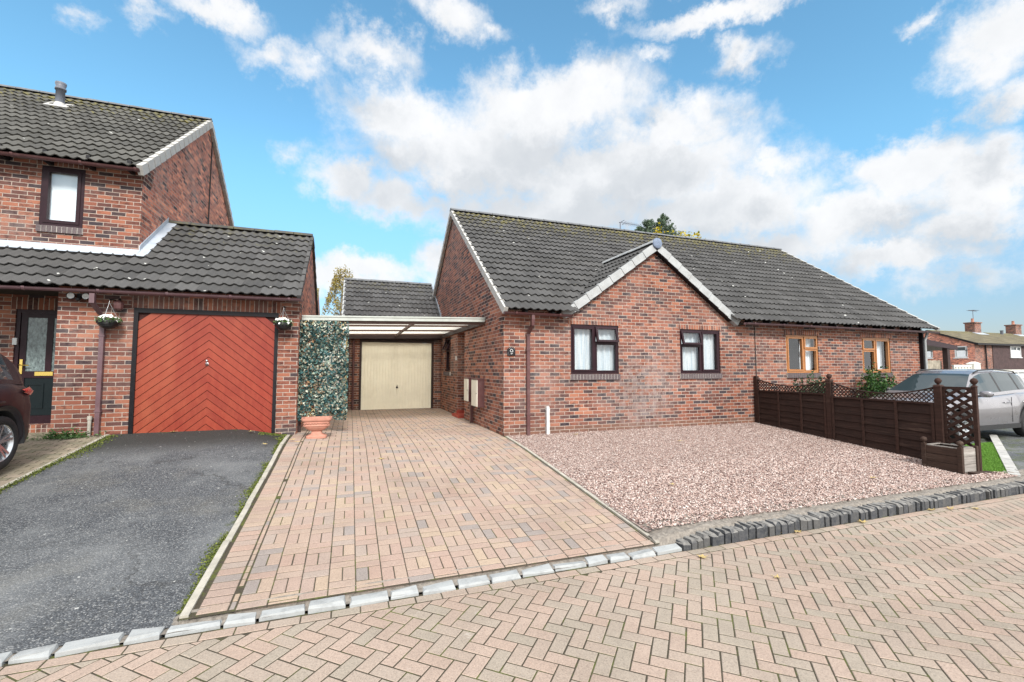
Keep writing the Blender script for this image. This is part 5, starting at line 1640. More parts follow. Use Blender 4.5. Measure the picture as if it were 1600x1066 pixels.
def fence_panel(y0, y1, zt0, zt1, top0, top1, dip, label):
    """y0 > y1 (runs towards the camera); zt solid top, top lattice top at ends"""
    t_ = thing('garden_fence', label, 'fence panel', (FX, (y0 + y1) / 2, zg(FX, (y0 + y1) / 2)), 'dark lap fence panels with lattice tops')
    L = y0 - y1
    Y = lambda f: y0 - f * L
    zb = lambda f: zg(FX, Y(f)) + .015
    zt = lambda f: zt0 + (zt1 - zt0) * f
    nb = 6
    mb = MB()
    seg = 14
    for b in range(nb):
        w_ = [random.uniform(-.006, .006) for _ in range(seg + 1)]
        for s in range(seg):
            f0, f1 = s / seg, (s + 1) / seg
            P = []
            for f, ww_ in ((f0, w_[s]), (f1, w_[s + 1])):
                h = zt(f) - zb(f)
                z_lo = zb(f) + h * b / nb - .012 + (ww_ if b else 0); z_hi = zb(f) + h * (b + 1) / nb + .01
                P.append((z_lo, z_hi, Y(f)))
            xo, xi = FX - .034, FX - .004
            mb.faces([(xo, P[0][2], P[0][0]), (xo, P[1][2], P[1][0]), (xi, P[1][2], P[1][1]), (xi, P[0][2], P[0][1]), (xo + .014, P[0][2], P[0][0]), (xo + .014, P[1][2], P[1][0]), (xi + .01, P[1][2], P[1][1]), (xi + .01, P[0][2], P[0][1])],
                     [(0, 1, 2, 3), (4, 7, 6, 5), (0, 4, 5, 1), (3, 2, 6, 7)])
    mb.build('boards', 'fence_wood', t_)
    mb = MB()
    for f in (.012, .34, .67, .988): mb.hexa([(FX - .054, Y(f) + .02, zb(f)), (FX - .03, Y(f) + .02, zb(f)), (FX - .03, Y(f) - .02, zb(f)), (FX - .054, Y(f) - .02, zb(f)), (FX - .054, Y(f) + .02, zt(f)), (FX - .03, Y(f) + .02, zt(f)), (FX - .03, Y(f) - .02, zt(f)), (FX - .054, Y(f) - .02, zt(f))])
    mb.bar((FX - .022, Y(0), zt(0) + .012), (FX - .022, Y(1), zt(1) + .012), .055, .035)
    mb.build('frame', 'post_wood', t_)
    curve = lambda f: top0 + (top1 - top0) * f - dip * (1 - (2 * f - 1) ** 2)
    mb = MB()
    ns = 26
    for i in range(ns):
        f0, f1 = i / ns, (i + 1) / ns
        mb.bar((FX - .012, Y(f0), curve(f0)), (FX - .012, Y(f1), curve(f1)), .042, .022)
    mb.build('top_rail', 'post_wood', t_)
    mb = MB()
    step = .072
    for s in (1, -1):
        c = -2.6
        while c < 2.6 + L:
            poly = []
            # slat line: z = zt_mid + s*(t - c); clipped by the solid top and the curved rail
            pts = []
            K = 60
            for i in range(K + 1):
                tt = i / K * L
                z = (zt(0) + .02) + s * (tt - c)
                f = tt / L
                if zt(f) + .02 <= z <= curve(f): pts.append((tt, z))
            if len(pts) > 1:
                (ta, za), (tb, zb_) = pts[0], pts[-1]
                if tb - ta > .02: mb.bar((FX - .012 + .006 * s, y0 - ta, za), (FX - .012 + .006 * s, y0 - tb, zb_), .012, .016, up=(1, 0, 0))
            c += step
    mb.build('lattice', 'post_wood', t_)
    return t_


fence_panel(8.49, 6.78, .80, .80, 1.09, 1.08, .13, 'dark brown lap fence panel next to the brick wall with scalloped lattice top')
fence_panel(6.66, 4.90, .75, .74, 1.07, 1.03, .16, 'dark brown lap fence panel nearer the road with scalloped lattice top')

tp = thing('garden_trellis', 'narrow diagonal trellis panel with ball topped end post behind the planter', 'trellis', (FX, 4.6, -.3))
TX, TY0, TY1 = FX + .015, 4.785, 4.40
mb = MB(); ball_post(mb, TX + .02, TY1 - .02, -.40, 1.055, .055); mb.build('post', 'post_wood', tp)
mb = MB()
for z in (1.03, -.24): mb.box(TX - .014, TX + .014, TY1, TY0, z - .022, z + .022)
mb.box(TX - .014, TX + .014, TY0 - .03, TY0, -.22, 1.01); mb.build('frame', 'post_wood', tp)
mb = MB()
for s in (1, -1):
    c = -6.0
    while c < 6.0:
        poly = [(TY1, -.22), (TY0, -.22), (TY0, 1.01), (TY1, 1.01)]
        poly = clip(poly, s * .72, -1, -c); poly = clip(poly, -s * .72, 1, c + .058) if poly else poly
        if poly and len(poly) > 2: mb.prism([(TX - .006 + .013 * s, p[0], p[1]) for p in poly], (.011, 0, 0))
        c += .130
mb.build('lattice', 'post_wood', tp)

pl = thing('wooden_planter', 'weathered square wooden planter with ball finials at the end of the gravel', 'planter', (9.33, 4.6, -.3))
PX0, PX1, PY0, PY1, PZ0, PZ1 = 9.10, 9.52, 4.36, 4.86, -.285, .085
mb = MB()
for k in range(3):
    a, b = PZ0 + k * .123, PZ0 + (k + 1) * .123 - .006
    mb.box(PX0, PX0 + .022, PY0 + .03, PY1 - .03, a, b); mb.box(PX1 - .022, PX1, PY0 + .03, PY1 - .03, a, b)
    mb.box(PX0 + .03, PX1 - .03, PY1 - .022, PY1, a, b)
mb.build('side_boards', 'planter_wood', pl)
mb = MB()
for k in range(3): mb.box(PX0 + .03, PX1 - .03, PY0, PY0 + .022, PZ0 + k * .123, PZ0 + (k + 1) * .123 - .006)
mb.build('end_boards', 'silver_wood', pl, label='silvery weathered boards on the end facing the road')
mb = MB()
for x in (PX0 + .01, PX1 - .01):
    for y in (PY0 + .01, PY1 - .01): mb.box(x - .028, x + .028, y - .028, y + .028, PZ0 - .01, PZ1 + .03)
mb.build('corner_posts', 'planter_wood', pl)
for x, y in ((PX0 + .01, PY0 + .01), (PX0 + .01, PY1 - .01)):
    mb = MB(); mb.lathe([(.02, 0), (.015, .015), (.035, .03), (.046, .06), (.035, .09), (.001, .105)], (x, y, PZ1 + .03), 14); mb.build('finial', 'planter_wood', pl)
mb = MB(); frame_bars(mb, lambda a, b, d: (a, b, PZ1 - .004 + d), PX0 + .02, PX1 - .02, PY0 + .02, PY1 - .02, .035, 0, .014); mb.build('rim', 'silver_wood', pl)
mb = MB(); mb.face([(PX0 + .02, PY0 + .02, PZ1 - .06), (PX1 - .02, PY0 + .02, PZ1 - .06), (PX1 - .02, PY1 - .02, PZ1 - .06), (PX0 + .02, PY1 - .02, PZ1 - .06)]); mb.build('soil', 'soil', pl)
mb = MB(); mb.hexa([(9.16, 4.20, -.335), (9.56, 4.14, -.335), (9.58, 4.27, -.335), (9.18, 4.33, -.335), (9.16, 4.20, -.265), (9.56, 4.14, -.265), (9.58, 4.27, -.265), (9.18, 4.33, -.265)])
tag(mb.build('timber_block', 'planter_wood'), 'short brown timber block lying in front of the wooden planter', 'timber')


# ------------------------------------------------------------------ plants
def shrub(name, label, c, rx, ry_, rz_, n, leaf, mat):
    t_ = thing(name, label, 'shrub', c, 'shrubs under the oak brown windows')
    mb = MB()
    for k in range(9):
        a = k * .7; r = random.uniform(.3, .8)
        mb.tube([(c[0], c[1], c[2]), (c[0] + rx * r * .5 * cos(a), c[1] + ry_ * r * .5 * sin(a), c[2] + rz_ * .7), (c[0] + rx * r * cos(a), c[1] + ry_ * r * sin(a), c[2] + rz_ * 1.5)], [.015, .01, .004], 5)
    mb.build('stem', 'dark_bark', t_)
    pts = []
    cl = [(random.gauss(0, .5), random.gauss(0, .5), random.uniform(.3, 1.0)) for _ in range(26)]
    while len(pts) < n:
        k = random.choice(cl)
        p = [k[0] + random.gauss(0, .20), k[1] + random.gauss(0, .20), k[2] + random.gauss(0, .14)]
        if p[0] ** 2 + p[1] ** 2 + (p[2] - .3) ** 2 * .9 < 1.1 and p[2] > 0: pts.append((c[0] + p[0] * rx, c[1] + p[1] * ry_, c[2] + p[2] * rz_ * 1.75))
    link('foliage', leaf_cloud(pts, leaf, 'foliage', mat), t_)


shrub('shrub', 'grey-green rounded shrub under the left oak brown window', (11.0, 8.15, -.15), .66, .36, .66, 2600, .075, 'shrub_leaf')
shrub('shrub', 'bright green glossy shrub under the right oak brown window beside the car', (13.55, 8.15, -.15), .78, .40, .72, 3200, .085, 'laurel_leaf')
pts = [(-4.35 + random.gauss(0, .17), 9.5 - abs(random.gauss(0, .07)), z_leftpav(0, 9.5) + abs(random.gauss(0, .055))) for _ in range(420)]
wd_ = thing('weed', 'low green weed growing at the foot of the brick pier', 'plant', (-4.35, 9.5, .22))
mb = MB()
for k in range(16): mb.tube([(-4.35 + random.gauss(0, .08), 9.5, .20), (-4.35 + random.gauss(0, .18), 9.44 + random.gauss(0, .04), .30)], [.006, .002], 4)
mb.build('stem', 'weed_leaf', wd_)
link('foliage', leaf_cloud(pts, .05, 'foliage', 'weed_leaf', up=.8), wd_)


def limb(mb, a, b, r0, r1, n=6):
    a, b = Vector(a), Vector(b)
    m = (a + b) / 2 + Vector((random.gauss(0, .06), random.gauss(0, .06), random.gauss(0, .03))) * (b - a).length
    mb.tube([a, m, b], [r0, (r0 + r1) / 2, r1], n)


# silver birch beyond the rear garage
bt = thing('birch_tree', 'thin autumn birch with sparse yellow leaves behind the rear garage', 'tree', (-.75, 30, -.5))
mb = MB(); mb.tube([(-.75, 30, -.5), (-.72, 30, 2.5), (-.62, 30, 5), (-.5, 30, 7.2)], [.13, .10, .06, .015], 8)
pts = []
for k in range(80):
    z = random.uniform(2.0, 7.4); a = random.uniform(0, 6.28); L = (7.9 - z) * .20 + .25
    s = Vector((-.70 + (z - 2) * .035, 30, z)); e = s + Vector((cos(a) * L, sin(a) * L, L * .7)); dr = e + Vector((cos(a) * .15, sin(a) * .15, -random.uniform(.4, 1.0)))
    mb.tube([s, e, dr], [.022, .012, .003], 5)
    for _ in range(60):
        f = random.random()
        q = s.lerp(e, .4 + .6 * f) if random.random() < .35 else e.lerp(dr, f)
        pts.append(q + Vector((random.gauss(0, .08), random.gauss(0, .08), random.gauss(0, .10))))
mb.build('trunk', 'bark', bt)
link('foliage', leaf_cloud([tuple(p) for p in pts], .10, 'foliage', 'birch_leaf', aspect=.7), bt)

# conifer and yellow tree behind the bungalow ridge
ct = thing('conifer_tree', 'dark green conifer top rising behind the bungalow ridge', 'tree', (20.5, 26, -.5))
mb = MB(); pts = []
for (ox, oy, top) in ((0.75, 0, 12.2), (-.35, .2, 11.75), (-.9, -.2, 11.5), (1.25, .1, 11.5), (.1, -.4, 11.7), (-1.3, 0, 11.1)):
    c = Vector((20.15 + ox, 26 + oy, 0))
    mb.tube([(20.5, 26, -.5), (20.5 + ox * .4, 26 + oy * .4, 6), (c.x, c.y, top)], [.25, .14, .01], 7)
    for k in range(130):
        z = top - 4.0 * random.random() ** 1.2; a = random.uniform(0, 6.28); L = .16 + (top - z) * .42
        s = Vector((c.x, c.y, z)); e = s + Vector((cos(a) * L, sin(a) * L, L * .85))
        mb.tube([s, e], [.012, .003], 4)
        for _ in range(20):
            f = random.uniform(.15, 1.05); pts.append(tuple(s.lerp(e, f) + Vector((random.gauss(0, .035), random.gauss(0, .035), random.gauss(0, .05)))))
mb.build('trunk', 'dark_bark', ct)
link('foliage', leaf_cloud(pts, .15, 'foliage', 'conifer_leaf', up=.1, aspect=.4), ct)
yt = thing('maple_tree', 'bright yellow autumn tree just above the bungalow ridge', 'tree', (21.9, 24.5, -.5))
mb = MB(); pts = []
mb.tube([(21.6, 24.5, -.5), (21.6, 24.5, 5), (21.5, 24.5, 9)], [.2, .15, .05], 8)
for (ex, ez, w_) in ((19.3, 10.45, .3), (20.75, 10.35, .5), (21.15, 10.0, .5), (21.7, 10.0, .35), (22.2, 10.3, .18), (22.45, 9.6, .3), (23.2, 9.5, .2), (24.0, 9.3, .2), (19.0, 9.9, .3)):
    e = Vector((ex, 24.5 + random.gauss(0, .4), ez))
    mb.tube([(21.6, 24.5, 6.0), (Vector((21.6, 24.5, 6.0)) + e) / 2 + Vector((0, 0, .3)), e], [.07, .04, .006], 5)
    for _ in range(150): pts.append(tuple(e + Vector((random.gauss(0, w_ * .6), random.gauss(0, w_ * .6), random.gauss(-.25, .30)))))
mb.build('trunk', 'dark_bark', yt)
link('foliage', leaf_cloud(pts, .17, 'foliage', 'yellow_leaf', aspect=.85), yt)

# TV aerial on the ridge
ae = thing('tv_aerial', 'small television aerial on a pole at the bungalow ridge', 'aerial', (9.03, 13.6, 6.2))
mb = MB(); mb.tube([(9.03, 13.6, 6.1), (9.03, 13.6, 6.60)], .018, 8); mb.build('mast', 'grey_flue', ae)
mb = MB(); mb.tube([(8.98, 13.6, 6.60), (9.78, 13.55, 6.555)], .010, 6)
for i in range(9):
    x = 9.2 + i * .066; mb.tube([(x, 13.42, 6.59 - i * .004), (x, 13.74, 6.59 - i * .004)], .004, 4)
mb.tube([(9.12, 13.6, 6.52), (9.25, 13.6, 6.66)], .012, 5); mb.tube([(9.10, 13.45, 6.64), (9.10, 13.75, 6.64)], .010, 5); mb.build('antenna', 'grey_flue', ae)


# ------------------------------------------------------------------ CARS
def car(label, loc, yaw, paint, size=1.0):
    root = bpy.data.objects.new('parked_car', None); COL.objects.link(root)
    root['label'] = label; root['category'] = 'car'; root['group'] = 'parked cars'
    root.location = loc; root.rotation_euler = (0, 0, yaw); root.scale = (size, size, size)

    def add(mb, name, mat, parent=root):
        me = bpy.data.meshes.new(name); me.from_pydata(mb.v, [], mb.f); me.materials.append(MATS[mat]); me.polygons.foreach_set('use_smooth', mb.s); me.update()
        o = bpy.data.objects.new(name, me); COL.objects.link(o); o.parent = parent
        return o

    def interp(x, tab):
        for (x0, y0), (x1, y1) in zip(tab, tab[1:]):
            if x0 <= x <= x1:
                t = (x - x0) / (x1 - x0 + 1e-9); t = t * t * (3 - 2 * t) * .5 + t * .5
                return y0 + (y1 - y0) * t
        return tab[-1][1] if x > tab[-1][0] else tab[0][1]
    WX = 1.335; WR = .345; AR = .41
    belt = [(-2.2, .92), (-2.1, 1.06), (-1.5, 1.10), (0, 1.03), (.95, 1.02), (1.3, 1.00), (1.8, .92), (2.08, .78), (2.2, .62)]
    hw = [(-2.2, .60), (-2.12, .74), (-1.9, .85), (-1.4, .905), (0, .91), (1.3, .90), (1.8, .84), (2.05, .70), (2.2, .50)]
    xs = sorted(set([round(-2.2 + i * .05, 3) for i in range(89)] + [WX + AR * cos(a) for a in np.linspace(0, pi, 21)] + [-WX + AR * cos(a) for a in np.linspace(0, pi, 21)]))
    rows = []
    for x in xs:
        zb, w_ = interp(x, belt), interp(x, hw)
        lo = .27 + (.10 * smooth01((abs(x) - 1.9) / .3))
        for cx_ in (WX, -WX):
            d2 = AR * AR - (x - cx_) ** 2
            if d2 > 0: lo = max(lo, WR + sqrt(d2))
        lo = min(lo, zb - .12)
        h = zb - lo
        sec = [(w_ - .035, lo), (w_ - .004, lo + h * .12), (w_, lo + h * .40), (w_ + .004, lo + h * .62), (w_ - .02, lo + h * .80), (w_ - .045, lo + h * .90), (w_ - .10, zb), (w_ * .70, zb + .03), (w_ * .35, zb + .045), (0, zb + .05)]
        rows.append([(x, y, z) for y, z in sec] + [(x, -y, z) for y, z in sec[-2::-1]])
    mb = MB(); q = len(rows[0])
    mb.faces([p for r in rows for p in r], [(i * q + k, i * q + k + 1, (i + 1) * q + k + 1, (i + 1) * q + k) for i in range(len(rows) - 1) for k in range(q - 1)], True)
    mb.face(rows[0]); mb.face(rows[-1][::-1])
    body = add(mb, 'body', paint)
    # greenhouse, faces sorted into paint, windscreen, side and rear glass
    top = [(-2.12, 1.08), (-1.95, 1.34), (-1.75, 1.53), (-1.3, 1.60), (-.6, 1.645), (0, 1.62), (.30, 1.53), (.98, 1.10), (1.08, 1.04)]
    gx = sorted(set([round(-2.12 + i * .08, 3) for i in range(40)] + [-1.78, -1.70, -1.24, -1.16, -.44, -.36, .22, .80, .98, 1.08]))
    gx = [x for x in gx if x <= 1.08]
    zt = lambda x: float(np.interp(x, [a for a, b in top], [b for a, b in top]))
    grid = []
    for x in gx:
        b = interp(x, belt) + .0; T = max(zt(x), b + .004)
        wb = interp(x, hw) - .085; wt = .60 * (1 if x > -1.5 else .95)
        k = min(1, (T - b) / .52)
        wtop = wb + (wt - wb) * k
        H = T - b
        sec = [(wb, b - .01), (wb + (wtop - wb) * .12, b + H * .10), (wb + (wtop - wb) * .55, b + H * .52), (wb + (wtop - wb) * .92, b + H * .86), (wtop - .05 * k, b + H * .96), (wtop * .66, T - .006), (0, T)]
        grid.append([(x, y, z) for y, z in sec] + [(x, -y, z) for y, z in sec[-2::-1]])
    parts_ = {k: MB() for k in ('paint', 'pillar', 'screen', 'rear', 's00', 's01', 's02', 's10', 's11', 's12')}
    for i in range(len(gx) - 1):
        xm = (gx[i] + gx[i + 1]) / 2
        for k in range(12):
            kk = k if k < 6 else 11 - k
            f = [grid[i][k], grid[i][k + 1], grid[i + 1][k + 1], grid[i + 1][k]]
            if kk in (1, 2) and (-1.70 < xm < -1.24 or -1.16 < xm < -.44 or -.36 < xm < .80): key = 's%d%d' % (k > 6, 0 if xm < -1.2 else 1 if xm < -.4 else 2)
            elif kk in (1, 2) and -1.70 < xm < .80: key = 'pillar'
            elif kk in (4, 5) and .27 < xm < .99: key = 'screen'
            elif kk in (4, 5) and -2.05 < xm < -1.78: key = 'rear'
            else: key = 'paint'
            parts_[key].face(f, True)
    add(parts_['paint'], 'cabin', paint); add(parts_['pillar'], 'door_pillars', 'car_trim'); add(parts_['screen'], 'windscreen', 'car_glass'); add(parts_['rear'], 'rear_window', 'car_glass')
    for k in parts_:
        if k[0] == 's' and k != 'screen': add(parts_[k], 'side_window', 'car_glass')
    mb = MB()      # window surround trim, sill cladding, door seams, rails
    for s in (1, -1):
        mb.box(-.445, -.355, s * .80 - .02, s * .80 + .008, 1.03, 1.06)
        mb.tube([(-1.6, s * .57, 1.52), (-1.5, s * .585, 1.585), (-.6, s * .60, 1.638), (.0, s * .59, 1.615), (.18, s * .58, 1.55)], .016, 6)
        mb.box(-.90, .90, s * .885 - .03, s * .885 + .03, .25, .36)
        for x in (-.57, .92):
            mb.box(x - .004, x + .004, s * .909 - .006, s * .909 + .004, .40, .98)
        for cx_ in (WX, -WX):
            ring = []
            for a in np.linspace(-.15, pi + .15, 26):
                ring.append((cx_ + (AR + .0) * cos(a), WR + AR * sin(a)))
            yw = lambda x: s * (interp(x, hw) + .008)
            for (x0, z0), (x1, z1) in zip(ring, ring[1:]):
                e = 1.14
                o0 = (cx_ + (x0 - cx_) * e, WR + (z0 - WR) * e); o1 = (cx_ + (x1 - cx_) * e, WR + (z1 - WR) * e)
                mb.faces([(x0, yw(x0) - s * .05, z0), (x1, yw(x1) - s * .05, z1), (o1[0], yw(o1[0]), o1[1]), (o0[0], yw(o0[0]), o0[1]), (x0, yw(x0) - s * .30, z0), (x1, yw(x1) - s * .30, z1)], [(0, 1, 2, 3), (0, 4, 5, 1)], True)
    mb.box(-1.98, 1.98, -.70, .70, .22, .50)
    add(mb, 'trim', 'car_trim')
    for s in (1, -1):
        for cx_ in (WX, -WX):
            c = (cx_, s * .79, WR)
            wl = bpy.data.objects.new('wheel', None)
            mb = MB(); mb.lathe([(.225, -.10 * s), (.30, -.11 * s), (.335, -.085 * s), (.345, -.05 * s), (.345, .05 * s), (.335, .085 * s), (.30, .105 * s), (.235, .095 * s), (.228, .06 * s)], c, 40, axis='y'); wo = add(mb, 'wheel', 'tyre')
            mb = MB(); mb.lathe([(.232, .09 * s), (.222, .08 * s), (.215, .02 * s), (.20, -.05 * s)], c, 40, axis='y')
            mb.lathe([(.001, .062 * s), (.035, .06 * s), (.05, .05 * s), (.05, .0)], c, 18, axis='y')
            for k in range(5):
                for dd in (-.16, .16):
                    a = k * 2 * pi / 5 + .3; a2 = a + dd
                    p = Vector((cx_ + .04 * cos(a + dd * 1.5), c[1] + s * .048, WR + .04 * sin(a + dd * 1.5))); q_ = Vector((cx_ + .222 * cos(a2), c[1] + s * .075, WR + .222 * sin(a2)))
                    mb.bar(p, q_, .030, .03, up=(0, 1, 0))
            add(mb, 'rim', 'alloy', wo)
            mb = MB(); mb.lathe([(.001, 0), (.20, 0)], (cx_, c[1] - s * .03, WR), 24, axis='y'); add(mb, 'brake_disc', 'car_trim', wo)
        mb = MB()
        vs = []
        for (yy, kx, kz) in ((.875, .03, .025), (.90, .062, .058), (.95, .078, .075), (1.03, .076, .074), (1.075, .055, .055), (1.095, .015, .015)):
            for q_ in range(16):
                a_ = 2 * pi * q_ / 16; e_ = .6
                vs.append((.60 + (1.35 if cos(a_) > 0 else .6) * kx * math.copysign(abs(cos(a_)) ** e_, cos(a_)) - .10 * (yy - .9), s * yy, 1.075 + kz * math.copysign(abs(sin(a_)) ** e_, sin(a_))))
        mb.faces(vs, [(i * 16 + k, i * 16 + (k + 1) % 16, (i + 1) * 16 + (k + 1) % 16, (i + 1) * 16 + k) for i in range(5) for k in range(16)], True); mo = add(mb, 'door_mirror', paint)
        mb = MB(); mb.bar((.66, s * .80, 1.02), (.63, s * .93, 1.03), .06, .04); add(mb, 'mirror_arm', 'car_trim', mo)
        for x in (-1.28, -.50):
            mb = MB(); mb.tube([(x, s * .905, .86), (x + .03, s * .935, .865), (x + .19, s * .935, .86), (x + .22, s * .905, .855)], .014, 8); add(mb, 'door_handle', paint)
        mb = MB()
        vs = []
        for xx, zlo, zhi in ((-1.72, .965, 1.00), (-1.86, .93, 1.02), (-2.0, .91, 1.035), (-2.10, .91, 1.03), (-2.17, .92, .99)):
            yy = interp(xx, hw) + .012
            vs += [(xx, s * (yy - .01), zlo), (xx - .004, s * (yy + .012), (zlo + zhi) / 2), (xx, s * (yy - .03), zhi)]
        mb.faces(vs, [(i * 3 + k, i * 3 + k + 1, i * 3 + k + 4, i * 3 + k + 3) for i in range(4) for k in range(2)], True)
        add(mb, 'tail_light', 'tail_lamp')
        mb = MB(); mb.lathe([(.001, .09), (.06, .07), (.085, 0), (.001, -.05)], (1.96, s * .68, .74), 14, axis='x'); add(mb, 'headlight', 'head_lamp')
    mb = MB(); mb.box(2.06, 2.19, -.42, .42, .46, .60); add(mb, 'grille', 'car_trim')
    return root


car('grey-bronze five door car parked beyond the brown fence, nose to the left', (14.25, 7.0, -.30), pi, 'paint_bronze', 1.0)
car('dark plum car at the left edge showing a rear wheel and red tail light', (-4.98, 6.20, .075), -pi / 2, 'paint_plum')

# ------------------------------------------------------------------ BEYOND: houses, canopy, fences
fh = thing('terraced_house', 'distant terrace with mossy low roof, orange brick gable and brown tile hung front', 'house', (72, 34, -.5))
HX, HY, HD, HZ, HR = 67.0, 30.3, 8.6, 4.2, 6.05
mb = MB()
Fh = front(HY); Sh = side(HX)
wall_faces(mb, HY, HY + HD, -.6, HZ, [(31.0, 32.1, 2.62, 3.95), (34.3, 35.5, 2.62, 3.95)], Sh)
mb.face([(HX, HY, HZ), (HX, HY + HD, HZ), (HX, HY + HD / 2, HR)])
mb.build('gable_wall', 'brick_orange_lit', fh)
mb = MB(); wall_faces(mb, HX, HX + 3.4, -.6, HZ, [], Fh); mb.build('brick_pier', 'brick_left', fh)
mb = MB(); wall_faces(mb, HX + 3.4, 110, 1.25, HZ, [(74.0, 76.2, 2.7, 4.0), (92, 94.2, 2.7, 4.0)], front(HY - .05)); mb.build('tile_hung_wall', 'brown_hung_tile', fh)
mb = MB(); wall_faces(mb, HX + 3.4, 110, -.6, 1.25, [(73.5, 77.3, .3, 1.0), (84, 86, .0, 1.0)], Fh); mb.build('lower_wall', 'pale_render', fh)
mb = MB()
hs = Vector((0, HD / 2 + .3, (HR - HZ))).normalized(); sl_len = sqrt((HD / 2 + .3) ** 2 + (HR - HZ) ** 2)
tiles(mb, (HX - .25, HY - .3, HZ + .02), (1, 0, 0), hs, 110 - HX, sl_len, tw=.66, gauge=.45, nseg=6)
frf = mb.build('roof', 'tile_far', fh)
mb = MB(); mb.face([(HX - .2, HY + HD / 2, HR), (110, HY + HD / 2, HR), (110, HY + HD + .3, HZ - .1), (HX - .2, HY + HD + .3, HZ - .1)])
mb.box(HX - .2, 110, HY - .42, HY - .3, HZ - .16, HZ + .02); mb.bar((HX - .22, HY - .35, HZ - .09), (HX - .22, HY + HD / 2, HR - .05), .1, .16); mb.bar((HX - .22, HY + HD + .3, HZ - .09), (HX - .22, HY + HD / 2, HR - .05), .1, .16)
mb.face([(HX, HY - .1, HZ - .03), (110, HY - .1, HZ - .03), (110, HY + HD / 2, HR - .1), (HX, HY + HD / 2, HR - .1)])
mb.build('eaves', 'black_paint', fh)
for xc in (76.4, 85.8):
    mb = MB(); mb.box(xc - .7, xc + .7, HY + HD / 2 - .5, HY + HD / 2 + .5, HR - .8, HR + 1.15); mb.box(xc - .8, xc + .8, HY + HD / 2 - .6, HY + HD / 2 + .6, HR + 1.15, HR + 1.3)
    ch = mb.build('chimney', 'brick_left', frf)
    mb = MB(); mb.lathe([(.16, 0), (.13, .5), (.15, .52)], (xc, HY + HD / 2, HR + 1.3), 12); mb.build('chimney_pot', 'terracotta', ch)
    mb = MB(); mb.obox((xc, HY + HD / 2 - .75, HR - .22), (1.1, 0, 0), (0, .35, .15), (0, -.01, .03)); mb.build('flashing', 'lead', frf)
mb = MB(); mb.tube([(76.6, 34.6, 7.2), (76.6, 34.6, 9.0)], .035, 6); mb.tube([(75.7, 34.6, 8.95), (77.5, 34.6, 8.8)], .025, 5)
for i in range(5): mb.tube([(76.0 + i * .3, 34.2, 8.93), (76.0 + i * .3, 35.0, 8.93)], .015, 4)
mb.build('aerial', 'grey_flue', fh)
mb = MB(); mb.lathe([(.16, 0), (.16, .8), (.2, .85)], (81.5, 34.0, HR - .5), 12); mb.build('roof_vent', 'grey_flue', fh)
def far_window(place, a0, a1, b0, b1, mull, parent):
    f = MB(); frame_bars(f, place, a0, a1, b0, b1, .12, -.05, .08); pbox(f, place, mull - .06, mull + .06, b0 + .12, b1 - .12, -.05, .08); pbox(f, place, a0 + .12, mull - .06, b1 - .55, b1 - .45, -.05, .08); pbox(f, place, a0 - .12, a1 + .12, b0 - .1, b0, -.12, .05)
    w_ = f.build('window', 'white_upvc', parent)
    p = MB(); pane(p, place, a0 + .1, a1 - .1, b0 + .1, b1 - .1, .03); p.build('pane', 'car_glass', w_)
    p = MB(); pane(p, place, a0 + .15, a1 - .15, b0 + .12, b0 + (b1 - b0) * .62, .0); p.build('net_curtain', 'white_cloth', w_)
far_window(Sh, 31.0, 32.1, 2.62, 3.95, 31.0, fh); far_window(Sh, 34.3, 35.5, 2.62, 3.95, 34.3, fh)
far_window(front(HY - .05), 74.0, 76.2, 2.7, 4.0, 75.3, fh); far_window(front(HY - .05), 92, 94.2, 2.7, 4.0, 93.3, fh); far_window(Fh, 73.5, 77.3, .3, 1.0, 75.4, fh)
mb = MB(); mb.tube([(68.9, HY - .12, HZ - .15), (68.9, HY - .12, -.5)], .07, 8); mb.build('downpipe', 'black_paint', fh)
mb = MB(); mb.face([(HX, HY + HD, -.6), (110, HY + HD, -.6), (110, HY + HD, HZ), (HX, HY + HD, HZ)]); mb.face([(110, HY, -.6), (110, HY + HD, -.6), (110, HY + HD, HZ), (110, HY + HD / 2, HR), (110, HY, HZ)]); mb.build('rear_wall', 'brick_left', fh)

cn = thing('lean_to_canopy', 'dark timber lean-to canopy on a post between the bungalow and the far terrace', 'canopy', (40, 20, -.5))
mb = MB(); mb.hexa([(37.6, 20, 3.10), (42.1, 20, 2.72), (42.1, 24, 2.72), (37.6, 24, 3.10), (37.6, 20, 3.55), (42.1, 20, 3.02), (42.1, 24, 3.02), (37.6, 24, 3.55)]); mb.build('roof', 'mahogany_frame', cn)
mb = MB(); mb.box(40.95, 41.25, 20.05, 20.35, -.6, 2.85); mb.build('post', 'dark_timber', cn)
tf = thing('timber_fence', 'old grey timber fence under the dark canopy in the distance', 'fence', (38, 20.6, -.5))
mb = MB()
for i in range(24):
    x = 36.3 + i * .2; mb.box(x, x + .185, 20.5, 20.53, .95, 1.93 + random.uniform(-.03, .03))
mb.build('upper_boards', 'grey_timber', tf)
mb = MB()
for i in range(24):
    x = 36.3 + i * .2; mb.box(x, x + .185, 20.6, 20.63, -.6, .93)
mb.build('lower_boards', 'dark_bark', tf)
bw = thing('screen_block_wall', 'pale pierced concrete block wall with an end pier beyond the parked car', 'wall', (43, 20, -.5))
mb = MB()
for i in range(6):
    x = 41.55 + i * .36
    for (a, b, c, d) in ((0, .06, .9, 1.55), (.30, .36, .9, 1.55), (.06, .30, .9, 1.0), (.06, .30, 1.45, 1.55)): mb.box(x + a, x + b, 20, 20.12, c, d)
    mb.obox((x + .18, 20.06, 1.22), Vector((.10, 0, .16)), Vector((-.02, 0, .015)), (0, .04, 0))
mb.box(41.5, 43.75, 20, 20.12, -.6, .9); mb.box(41.5, 43.75, 19.98, 20.14, 1.55, 1.62); mb.build('screen_blocks', 'pale_render', bw)
